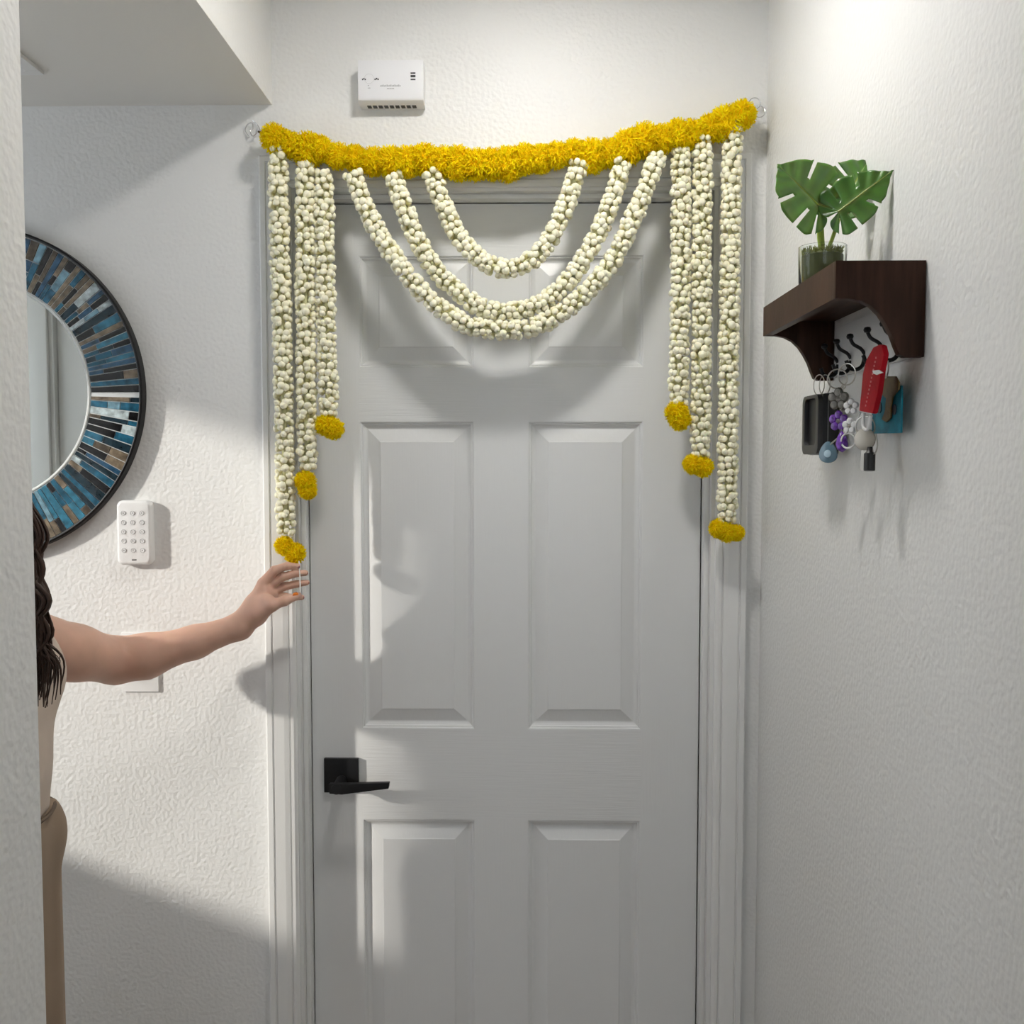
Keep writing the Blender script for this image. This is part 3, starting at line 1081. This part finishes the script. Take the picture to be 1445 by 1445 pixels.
PEWTER = mat('pewter', (.20, .19, .17), .45, metal=.6, var=.3, vscale=150)
chain((.412, -.580, 1.637), (.405, -.585, 1.622), 4, t)
flower(atx(1183, 563, .405), .015, 5, PEWTER, t, 'pewter_flower')
flower(atx(1183, 594, .400), .0135, 5, PURP, t, 'purple_flower')
flower(atx(1201, 574, .398), .0105, 5, PEARL, t, 'white_flower')
flower(atx(1199, 601, .397), .0105, 5, PEARL, t, 'white_flower')
chain(atx(1190, 575, .405), atx(1190, 620, .405), 9, t)
c = atx(1188, 623, .398)
MB().lathe([(0, -.014), (.006, -.010), (.0078, -.003), (.006, .005), (.002, .012), (0, .014)], c, (0, .15, 1), 14).build('purple_bead', PURP, t, smooth=True)
MB().tube(ringpts(atx(1197, 622, .402), .0095, (.7, .7, 0)), .0013, 6, closed=True).build('white_loop', PEARL, t, smooth=True)
c = atx(1169, 638, .398)
u = Vector((0, 0, 1)).cross(NV).normalized()
pts = []
for i in range(24):
    a = 2 * math.pi * i / 24
    r = .0125
    pts.append(c + u * (r * math.sin(a) * (1 - .30 * math.cos(a))) + Vector((0, 0, 1)) * (r * 1.15 * math.cos(a)))
td = MB().prism([p + NV * -.0012 for p in pts], NV * .003).build('teardrop_fob', mat('smoky blue resin', (.10, .19, .25), .15), t, bevel=.0008)
MB().lathe([(0, 0), (.0052, 0), (.0048, .0016), (0, .0022)], c + NV * .0016 + Vector((0, 0, -.002)), NV, 16).build('pearl', mat('blue pearl', (.45, .62, .72), .15), td, smooth=True)
MB().tube([atx(1172, 627, .398), atx(1186, 615, .40)], .0011, 6).build('strap', STEEL, t)

# red strap with keys
t = thing('key_strap', (.405, -.70, 1.53), 'red leather key strap holding a round steel key and black fob', 'keychain')
RED = mat('red leather', (.40, .004, .014), .6, spec=.15, var=.15, vscale=70, bump=.3, bscale=250, bdist=.0008)
rp = [atx(px, py, .399) for px, py in [(1240, 486), (1244, 487), (1247, 500), (1243, 520), (1238, 555), (1231, 584), (1212, 580), (1215, 552), (1217, 528), (1222, 508), (1232, 490)]]
rs = MB().prism(rp, (.0065, 0, 0)).build('strap', RED, t, bevel=.0022)
m = MB()
for i in range(13):
    p = atx(1236 - i * 1.2, 505 + i * 5.6, .3985)
    m.box((p.x - .0004, p.y - .0010, p.z - .0011), (p.x + .0008, p.y + .0010, p.z + .0011))
m.build('stitching', mat('pale red thread', (.70, .25, .25), .7), rs)
MB().prism([atx(px, py, .3980) for px, py in [(1231, 523), (1240, 522), (1245, 526), (1237, 529), (1232, 527)]], (.0015, 0, 0)).build('white_logo', PEARL, rs)
cl = MB()
cl.tube(spline([atx(1214, 582, .404), atx(1208, 597, .405), atx(1203, 610, .406)], 10), .0014, 6)
cl.tube(spline([atx(1219, 583, .402), atx(1218, 600, .402), atx(1221, 606, .402), atx(1226, 603, .402), atx(1229, 586, .402)], 14), .0022, 8)
cl.build('clip', PEARL, t, smooth=True)
MB().tube(ringpts(atx(1221, 602, .408), .013, (.75, .6, .1)), .0010, 6, closed=True).build('key_ring', STEEL, t, smooth=True)
kc = atx(1220.5, 620, .405)
ky = disc(kc, .0135, .0022, NV, 20).build('key', mat('dull nickel', (.40, .37, .32), .4, metal=.7), t, smooth=True)
MB().prism([kc + NV * .0008 + u * a + Vector((0, 0, b)) for a, b in [(-.004, -.010), (.003, -.011), (.0005, -.0365), (-.001, -.0385), (-.0042, -.037), (-.0052, -.028), (-.0042, -.026)]], NV * -.0018).build('key_blade', STEEL, ky)
fc = atx(1227, 652, .408)
MB().lathe([(0, -.0105), (.0062, -.0105), (.0066, -.009), (.0066, .010), (.004, .0125), (.003, .018), (0, .018)], fc, (.04, .1, 1), 14).build('black_fob', LEATHER, t, smooth=True)
MB().tube(spline([atx(1236, 612, .412), atx(1238, 630, .412), atx(1233, 641, .411), atx(1230, 628, .411)], 14), .0008, 6).build('wire_loop', STEEL, t, smooth=True)

# teal card tag with a brass key
t = thing('card_tag', (.43, -.69, 1.571), 'teal plastic card tag with a brown key-shaped charm by the bracket', 'tag')
TEAL = mat('teal plastic', (.010, .19, .27), .4, spec=.2, var=.45, vscale=45)
MB().prism([atx(px, py, .4290) for px, py in [(1230, 548), (1272, 544), (1271, 611), (1230, 612)]], (.0022, 0, 0)).build('card', TEAL, t, bevel=.0006)
BRZ = mat('brown brass', (.15, .10, .03), .4, metal=.4, var=.3, vscale=60)
bp = [(1244, 531), (1263, 531), (1268, 540), (1267, 550), (1259, 560), (1256, 575), (1256, 590), (1250, 596), (1244, 592), (1249, 578), (1250, 562), (1243, 556), (1238, 548), (1240, 537)]
MB().prism([atx(px, py, .4255) for px, py in bp], (.0022, 0, 0)).build('key_charm', BRZ, t, bevel=.0005)
for px, py, r in ((1241, 575, .0075), (1262, 578, .0065)):
    disc(atx(px, py, .4285), r, .001, (1, 0, 0)).build('dark_spot', mat('dark blue print', (.008, .020, .045), .4), t)
MB().tube(spline([atx(1250, 509, .424), atx(1248, 520, .424), atx(1250, 534, .424), atx(1254, 520, .424), atx(1253, 509, .424)], 16), .0008, 6).build('wire_loop', STEEL, t, smooth=True)

# ------------------------------------------------------------------ person
SKIN = mat('skin', (.70, .43, .325), .48, var=.05, vscale=30, spec=.35, Subsurface_Weight=.18, Subsurface_Radius=(.010, .0045, .0025))


def axis_grid(segs):
    out = []
    for a, b, h in segs:
        n = max(1, int(round((b - a) / h)))
        out += [a + (b - a) * i / n for i in range(n)]
    out.append(segs[-1][1])
    return np.array(out, dtype=np.float32)


class SDF:
    def __init__(s, xs, ys, zs):
        s.x, s.y, s.z = xs, ys, zs
        s.d = np.full((len(xs), len(ys), len(zs)), .06, dtype=np.float32)

    def _win(s, lo, hi):
        r = []
        for ax, a, b in ((s.x, lo[0], hi[0]), (s.y, lo[1], hi[1]), (s.z, lo[2], hi[2])):
            r.append(slice(int(np.searchsorted(ax, a)), int(np.searchsorted(ax, b)) + 1))
        return tuple(r), (s.x[r[0]][:, None, None], s.y[r[1]][None, :, None], s.z[r[2]][None, None, :])

    def _join(s, w, d, k, sub=False):
        cur = s.d[w]
        if sub:
            d = -d
            h = np.clip(.5 - .5 * (d - cur) / k, 0, 1)
            s.d[w] = (cur * h + d * (1 - h)) + k * h * (1 - h)
            return
        h = np.clip(.5 + .5 * (cur - d) / k, 0, 1)
        s.d[w] = cur * (1 - h) + d * h - k * h * (1 - h)

    def cone(s, a, b, ra, rb, k=.012, squash=None):
        a, b = np.array(a, dtype=np.float64), np.array(b, dtype=np.float64)
        R = max(ra, rb) + .06
        w, (X, Y, Z) = s._win(np.minimum(a, b) - R, np.maximum(a, b) + R)
        ba = b - a
        l2 = max(float(ba @ ba), 1e-9)
        t_ = np.clip(((X - a[0]) * ba[0] + (Y - a[1]) * ba[1] + (Z - a[2]) * ba[2]) / l2, 0, 1)
        d = np.sqrt((X - a[0] - ba[0] * t_) ** 2 + (Y - a[1] - ba[1] * t_) ** 2 + (Z - a[2] - ba[2] * t_) ** 2) - (ra + (rb - ra) * t_)
        s._join(w, d, k)

    def chain(s, pts, rs, k=.012):
        for i in range(len(pts) - 1):
            s.cone(pts[i], pts[i + 1], rs[i], rs[i + 1], k)

    def ell(s, c, r, k=.02, sub=False):
        c, r = np.array(c), np.array(r)
        w, (X, Y, Z) = s._win(c - r - .06, c + r + .06)
        k0 = np.sqrt(((X - c[0]) / r[0]) ** 2 + ((Y - c[1]) / r[1]) ** 2 + ((Z - c[2]) / r[2]) ** 2)
        k1 = np.sqrt(((X - c[0]) / r[0] ** 2) ** 2 + ((Y - c[1]) / r[1] ** 2) ** 2 + ((Z - c[2]) / r[2] ** 2) ** 2) + 1e-6
        s._join(w, np.maximum(k0 * (k0 - 1) / k1, -.2), k, sub)

    def mesh(s, name):
        d, x, y, z = s.d, s.x, s.y, s.z
        ins = d < 0
        nx, ny, nz = d.shape
        acc = np.zeros((nx - 1, ny - 1, nz - 1, 3), dtype=np.float32)
        cnt = np.zeros((nx - 1, ny - 1, nz - 1), dtype=np.float32)
        P = (x, y, z)
        quads_src = []
        for ax in range(3):
            sl0 = [slice(None)] * 3
            sl1 = [slice(None)] * 3
            sl0[ax] = slice(0, -1)
            sl1[ax] = slice(1, None)
            a, b = d[tuple(sl0)], d[tuple(sl1)]
            cr = ins[tuple(sl0)] != ins[tuple(sl1)]
            I = np.argwhere(cr)
            va, vb = a[cr], b[cr]
            f = va / (va - vb)
            pos = np.empty((len(I), 3), dtype=np.float32)
            for e in range(3):
                if e == ax:
                    pos[:, e] = P[e][I[:, e]] * (1 - f) + P[e][I[:, e] + 1] * f
                else:
                    pos[:, e] = P[e][I[:, e]]
            o1, o2 = [e for e in range(3) if e != ax]
            cells = []
            ok = np.ones(len(I), bool)
            for d1, d2 in ((-1, -1), (0, -1), (0, 0), (-1, 0)):
                J = I.copy()
                J[:, o1] += d1
                J[:, o2] += d2
                cells.append(J)
                for e in range(3):
                    ok &= (J[:, e] >= 0) & (J[:, e] < acc.shape[e])
            for J in cells:
                J2 = J[ok]
                np.add.at(acc, (J2[:, 0], J2[:, 1], J2[:, 2]), pos[ok])
                np.add.at(cnt, (J2[:, 0], J2[:, 1], J2[:, 2]), 1)
            quads_src.append([J[ok] for J in cells])
        idx = -np.ones(cnt.shape, dtype=np.int64)
        m_ = cnt > 0
        idx[m_] = np.arange(m_.sum())
        V = acc[m_] / cnt[m_][:, None]
        Q = np.concatenate([np.stack([idx[J[:, 0], J[:, 1], J[:, 2]] for J in c], axis=1) for c in quads_src])
        me = bpy.data.meshes.new(name)
        me.from_pydata(V.tolist(), [], Q.tolist())
        bm = bmesh.new()
        bm.from_mesh(me)
        bmesh.ops.recalc_face_normals(bm, faces=bm.faces)
        bm.to_mesh(me)
        bm.free()
        me.polygons.foreach_set('use_smooth', [True] * len(me.polygons))
        return me


PX, PY = -.838, -.45                                 # where she stands
body = SDF(axis_grid([(-1.10, -.98, .012), (-.98, -.70, .006), (-.70, -.55, .005), (-.55, -.405, .0022), (-.405, -.39, .006)]),
           axis_grid([(-.76, -.55, .010), (-.55, -.35, .006), (-.35, -.16, .007), (-.16, -.035, .0024), (-.035, -.01, .008)]),
           axis_grid([(-.02, 1.08, .011), (1.08, 1.19, .005), (1.19, 1.335, .0022), (1.335, 1.42, .008), (1.42, 1.70, .005)]))
HC = Vector((-.868, PY, 1.548))
body.ell(HC, (.094, .075, .112), .02)
body.ell((HC.x + .038, PY, HC.z - .066), (.052, .054, .048), .03)
body.cone((HC.x + .088, PY, HC.z + .008), (HC.x + .104, PY, HC.z - .026), .007, .010, .014)
for sg in (-1, 1):
    body.ell((HC.x + .090, PY + sg * .031, HC.z + .006), (.012, .015, .010), .010, sub=True)
    body.ell((HC.x + .082, PY + sg * .034, HC.z - .030), (.018, .020, .018), .02)
    body.ell((HC.x - .004, PY + sg * .076, HC.z - .012), (.018, .009, .030), .008)
body.ell((HC.x + .088, PY, HC.z - .060), (.010, .024, .006), .006)
body.ell((HC.x + .086, PY, HC.z - .069), (.010, .020, .006), .005)
body.cone((-.890, PY, 1.345), (-.876, PY, 1.475), .050, .047, .03)
body.cone((-.865, PY - .150, 1.325), (-.850, PY + .125, 1.280), .048, .043, .04)


def torso(s, g=0.0):
    s.ell((PX - .005, PY, 1.235), (.098 + g, .142 + g, .155 + g), .05)
    for sg in (-1, 1):
        s.ell((PX + .046, PY + sg * .058, 1.205), (.062 + g, .062 + g, .066 + g), .03)
    s.ell((PX + .002, PY, 1.08), (.096 + 1.8 * g, .118 + g, .14 + g), .05)
    s.ell((PX - .008, PY, .93), (.092 + 1.8 * g, .146 + g, .13 + g), .05)


torso(body)
# the outstretched arm
SH = Vector((-.820, -.300, 1.236))
EL = at(163, 932, -.150)
F1 = at(205, 926, -.138)
F2 = at(275, 906, -.120)
WR = at(338, 884, -.110)
UA = SH.lerp(EL, .5)
body.chain([SH, UA, EL, F1, F2, WR], [.056, .0465, .0402, .0390, .0285, .0228], .016)
PA = at(368, 846, -.100)
body.cone(WR, at(362, 858, -.104), .0228, .0215, .014)
body.cone(at(358, 862, -.100), at(372, 834, -.092), .021, .0165, .014)
body.cone(at(362, 868, -.112), at(378, 850, -.118), .018, .0150, .014)
body.cone(at(360, 852, -.090), at(383, 840, -.084), .017, .0120, .012)
FING = [
    [(371, 823, -.095, .0100), (387, 805, -.094, .0084), (405, 798.5, -.084, .0073), (420, 799.5, -.075, .0060)],
    [(377, 828, -.087, .0098), (398, 814.5, -.083, .0083), (416, 809.5, -.075, .0071), (431, 808.5, -.067, .0057)],
    [(381, 836, -.080, .0094), (402, 827.5, -.074, .0078), (419, 824, -.068, .0068), (433, 822, -.061, .0055)],
    [(384, 845, -.077, .0084), (402, 842, -.074, .0070), (415, 843, -.069, .0062), (426, 843, -.064, .0052)]]
for fg in FING:
    P_ = [at(a, b, c) for a, b, c, _ in fg]
    R_s = [d for *_, d in fg]
    body.cone(at(366, 846, -.095), P_[0], .014, R_s[0], .007)
    body.chain(P_, R_s, .0028)
TH = [(366, 866, -.120, .0150), (384, 854, -.128, .0108), (402, 847.5, -.122, .0088), (421, 840.5, -.104, .0066)]
body.chain([at(a, b, c) for a, b, c, _ in TH], [d for *_, d in TH], .006)
# the other arm, hanging
RS = Vector((-.865, PY - .165, 1.315))
body.chain([RS, (-.880, PY - .205, 1.18), (-.885, PY - .215, 1.045), (-.868, PY - .212, .95), (-.845, PY - .205, .825)], [.050, .043, .036, .035, .023], .02)
hp = Vector((-.833, PY - .203, .760))
body.cone((-.845, PY - .205, .825), hp, .023, .024, .015)
for i in range(4):
    b0 = hp + Vector((.022 - .015 * i, .0, -.018))
    body.chain([b0, b0 + Vector((.004, .004, -.034)), b0 + Vector((-.001, .012, -.060 + .006 * abs(i - 1))), b0 + Vector((-.006, .020, -.074 + .008 * abs(i - 1)))], [.0095, .0085, .0078, .0065], .004)
body.chain([hp + Vector((.018, .010, .02)), hp + Vector((.034, .018, -.012)), hp + Vector((.034, .022, -.040))], [.013, .010, .0075], .008)
# legs and feet
for sg in (-1, 1):
    body.chain([(PX - .004, PY + sg * .080, .88), (PX + .006, PY + sg * .085, .48), (PX - .012, PY + sg * .085, .09)], [.080, .052, .033], .03)
    body.chain([(PX - .025, PY + sg * .085, .040), (PX + .05, PY + sg * .088, .036), (PX + .125, PY + sg * .092, .022)], [.036, .032, .020], .02)
me = body.mesh('person')
me.materials.append(SKIN)
person = bpy.data.objects.new('person', me)
C.objects.link(person)
ORG['person'] = Vector((0, 0, 0))
tag(person, 'woman in beige top and tan trousers reaching out to the garland', 'person')


def garment(name, s, m_):
    me = s.mesh(name)
    me.materials.append(m_)
    o = bpy.data.objects.new(name, me)
    C.objects.link(o)
    o.parent = person
    ORG[o.name] = Vector((0, 0, 0))
    return o


TOP = mat('beige knit', (.60, .50, .42), .85, var=.05, vscale=20, bump=.15, bscale=500, bdist=.0005)
PANTS = mat('tan cloth', (.33, .245, .175), .85, var=.07, vscale=12, bump=.12, bscale=350, bdist=.0006)
sx = SDF(axis_grid([(-1.02, -.66, .0055)]), axis_grid([(-.66, -.24, .006)]), axis_grid([(.93, 1.42, .006)]))
torso(sx, .007)
sx.cone((-.870, PY - .105, 1.325), (-.858, PY + .095, 1.295), .050, .047, .04)
X_, Y_, Z_ = sx.x[:, None, None], sx.y[None, :, None], sx.z[None, None, :]
sx.d = np.maximum(sx.d, (0.980 + .022 * np.sin((X_ - PX) * 9)) - Z_)
sx.d = np.maximum(sx.d, np.abs(Y_ - PY) - (.150 - .42 * np.clip(Z_ - 1.235, 0, .12)))
sx.ell((-.845, PY, 1.385), (.105, .085, .085), .01, sub=True)
garment('sleeveless_top', sx, TOP)
tx = SDF(axis_grid([(-1.02, -.64, .006)]), axis_grid([(-.68, -.22, .006)]), axis_grid([(.03, 1.07, .008)]))
tx.ell((PX - .006, PY, .95), (.106, .160, .17), .02)
for sg in (-1, 1):
    tx.chain([(PX + .0, PY + sg * .075, .90), (PX + .004, PY + sg * .082, .55), (PX - .006, PY + sg * .085, .05)], [.088, .082, .074], .02)
    tx.ell((PX + .070, PY + sg * .085, .952), (.030, .026, .044), .03)
    tx.cone((PX + .083, PY + sg * .080, .93), (PX + .070, PY + sg * .080, .10), .010, .010, .012)
X_, Y_, Z_ = tx.x[:, None, None], tx.y[None, :, None], tx.z[None, None, :]
tx.d = np.maximum(tx.d, Z_ - (0.984 + .022 * np.sin((X_ - PX) * 9)))
tx.d = np.maximum(tx.d, .07 - Z_)
pants = garment('trousers', tx, PANTS)
m = MB()
hem_pts = []
for i in range(48):
    a = 2 * math.pi * i / 48
    xx = PX - .002 + .1085 * math.cos(a)
    hem_pts.append((xx, PY + .142 * math.sin(a), 0.980 + .022 * math.sin((xx - PX) * 9)))
m.tube(hem_pts, .0032, 6, closed=True)
m.build('hem_shade_ring', mat('hem shade brown', (.13, .09, .06), .8), person, smooth=True)  # dark ring stands in for the shade in the gap under the hem
# nails
NAIL = mat('orange nail polish', (.75, .20, .025), .2)
NAILN = mat('mauve nail', (.42, .20, .19), .25)
for fi, (a, b, m_) in enumerate([((413, 840.5, -.1175), (421, 838.5, -.1105), NAIL)] + [((FING[i][3][0] - 5, FING[i][3][1] + .2, FING[i][3][2] - FING[i][3][3] * .80), (FING[i][3][0] + 3.5, FING[i][3][1] + .5, FING[i][3][2] - FING[i][3][3] * .55), NAILN) for i in range(4)]):
    p, q = at(*a), at(*b)
    d = (q - p)
    L = d.length
    d.normalize()
    m = MB()
    vs, fs = [], []
    up = d.cross(Vector((0, -1, 0))).normalized()
    wn = .0046 if fi == 0 else .0036
    for i in range(6):
        f_ = i / 5
        ww = wn * math.sqrt(max(.05, 1 - (2 * f_ - 1) ** 4))
        for j in range(5):
            g = j / 2 - 1
            vs.append(p + d * L * f_ + up * ww * g + Vector((0, .0016 * g * g - .0006, 0)))
    for i in range(5):
        for j in range(4):
            fs.append((i * 5 + j, i * 5 + j + 1, i * 5 + j + 6, i * 5 + j + 5))
    m.add(vs, fs)
    o = m.build('fingernail', m_, person, smooth=True)
    md = o.modifiers.new('thickness', 'SOLIDIFY')
    md.thickness = .0008
# eyes
for sg in (-1, 1):
    e = MB().lathe([(.0105 * math.cos(q), .0105 * math.sin(q)) for q in [-1.57 + i * .314 for i in range(11)]], (HC.x + .0835, PY + sg * .031, HC.z + .006), (1, 0, 0), 14).build('eye', mat('eye white', (.8, .78, .75), .2), person, smooth=True)
    MB().lathe([(.0052, .0092), (.003, .0108), (0, .0111)], (HC.x + .0835, PY + sg * .031, HC.z + .006), (1, 0, 0), 12).build('iris', mat('brown iris', (.05, .025, .012), .15), e, smooth=True)
    MB().tube(spline([(HC.x + .090, PY + sg * .014, HC.z + .026), (HC.x + .090, PY + sg * .032, HC.z + .031), (HC.x + .078, PY + sg * .050, HC.z + .025)], 10), [.001, .002, .0023, .0024, .0024, .0023, .002, .0017, .0013, .0006], 6).build('eyebrow', mat('brow brown', (.03, .016, .010), .7), person, smooth=True)
# hair: a cap and long wavy locks
HAIR = mat('dark brown hair', (.040, .019, .012), .45, spec=.35)
hs = SDF(axis_grid([(-1.04, -.70, .006)]), axis_grid([(-.58, -.32, .006)]), axis_grid([(1.36, 1.70, .006)]))
hs.ell(HC + Vector((-.010, 0, .010)), (.104, .088, .116), .02)
hs.ell(HC + Vector((-.060, 0, -.080)), (.055, .080, .120), .03)
X_, Y_, Z_ = hs.x[:, None, None], hs.y[None, :, None], hs.z[None, None, :]
hs.ell(HC + Vector((.085, 0, -.045)), (.075, .062, .095), .01, sub=True)
hair = garment('hair', hs, HAIR)
locks = MB()
hr = random.Random(5)
for i in range(230):
    sg = -1 if hr.random() < .72 else 1
    front = hr.random()
    a = hr.uniform(-.9, .9)
    top = HC + Vector((.02 - .07 * (1 - front), sg * hr.uniform(.02, .05), .112 - .03 * (1 - front)))
    w_ = hr.uniform(-.012, .012)
    if sg < 0:
        ex = -.712 + (front - .5) * .055
        ey = PY - .086 + hr.uniform(-.016, .016)
        ln = hr.uniform(1.212, 1.275)
        pts = [top, HC + Vector((.035 + .055 * (front - .5), -.088, .045)), (ex - .035, ey, 1.52), (ex + .005 + w_, ey, 1.44), (ex + .004 - w_, ey - .004, 1.39), (ex + .016 + w_, ey - .006, 1.345), (ex + .010 - w_ * 1.3, ey - .003, 1.30), (ex + .020 + w_ * 1.5, ey - .002, max(ln, 1.262)), (ex + .010 + w_ * 2.2, ey + .003, ln - .02)]
    else:
        ex = -.90 + hr.uniform(-.04, .05)
        ey = PY + hr.uniform(-.05, .07)
        ln = hr.uniform(1.22, 1.32)
        pts = [top, HC + Vector((-.055, .085, .02)), (ex - .035, ey + .02, 1.46), (ex - .055 + w_, ey, 1.38), (ex - .058 - w_, ey, ln)]
    P_ = spline(pts, 66)
    P_ = [p + Vector((.0035 * math.sin(k * .31 + a * 3), .0025 * math.cos(k * .35 + i), 0)) for k, p in enumerate(P_)]
    r0 = hr.uniform(.0014, .0036)
    locks.tube(P_, [r0 * min(1, .4 + k / 16) * (1 - max(0, (k - 52) / 14) * .85) for k in range(66)], 6)
for i in range(190):
    th = hr.uniform(math.radians(55), math.radians(305))         # round the back of the head, from temple to temple
    ca, sa = math.cos(th), math.sin(th)
    c0 = HC + Vector((-.010, 0, .010))
    rr = hr.uniform(.985, 1.03)
    pts = [c0 + Vector((.02 + .02 * ca, .015 * sa, .117))]
    for el in (70, 48, 24, 0):
        q = math.radians(el)
        pts.append(c0 + Vector((.108 * ca * math.cos(q), .091 * sa * math.cos(q), .119 * math.sin(q))) * rr - c0 * (rr - 1))
    ex, ey = c0.x + .100 * ca - .004, c0.y + .094 * sa
    zb = hr.uniform(1.20, 1.33)
    wv = hr.uniform(-.008, .008)
    back = min(0.0, ca) * .03
    pts += [(ex + back * .5, ey * 1.0, 1.47), (ex + back - .012 + wv, ey, 1.40), (ex + back - .030 - wv, ey + wv, 1.33), (ex + back - .034 + wv, ey - wv, zb)]
    P_ = spline(pts, 60)
    P_ = [p + Vector((.0030 * math.sin(k * .33 + i), .0030 * math.cos(k * .29 + i * 2), 0)) * min(1, k / 25) for k, p in enumerate(P_)]
    r0 = hr.uniform(.0022, .0042)
    locks.tube(P_, [r0 * (1 - max(0, (k - 46) / 14) * .85) for k in range(60)], 6)
o = locks.build('hair_locks', HAIR, hair, smooth=True, angle=180)
o['kind'] = 'stuff'
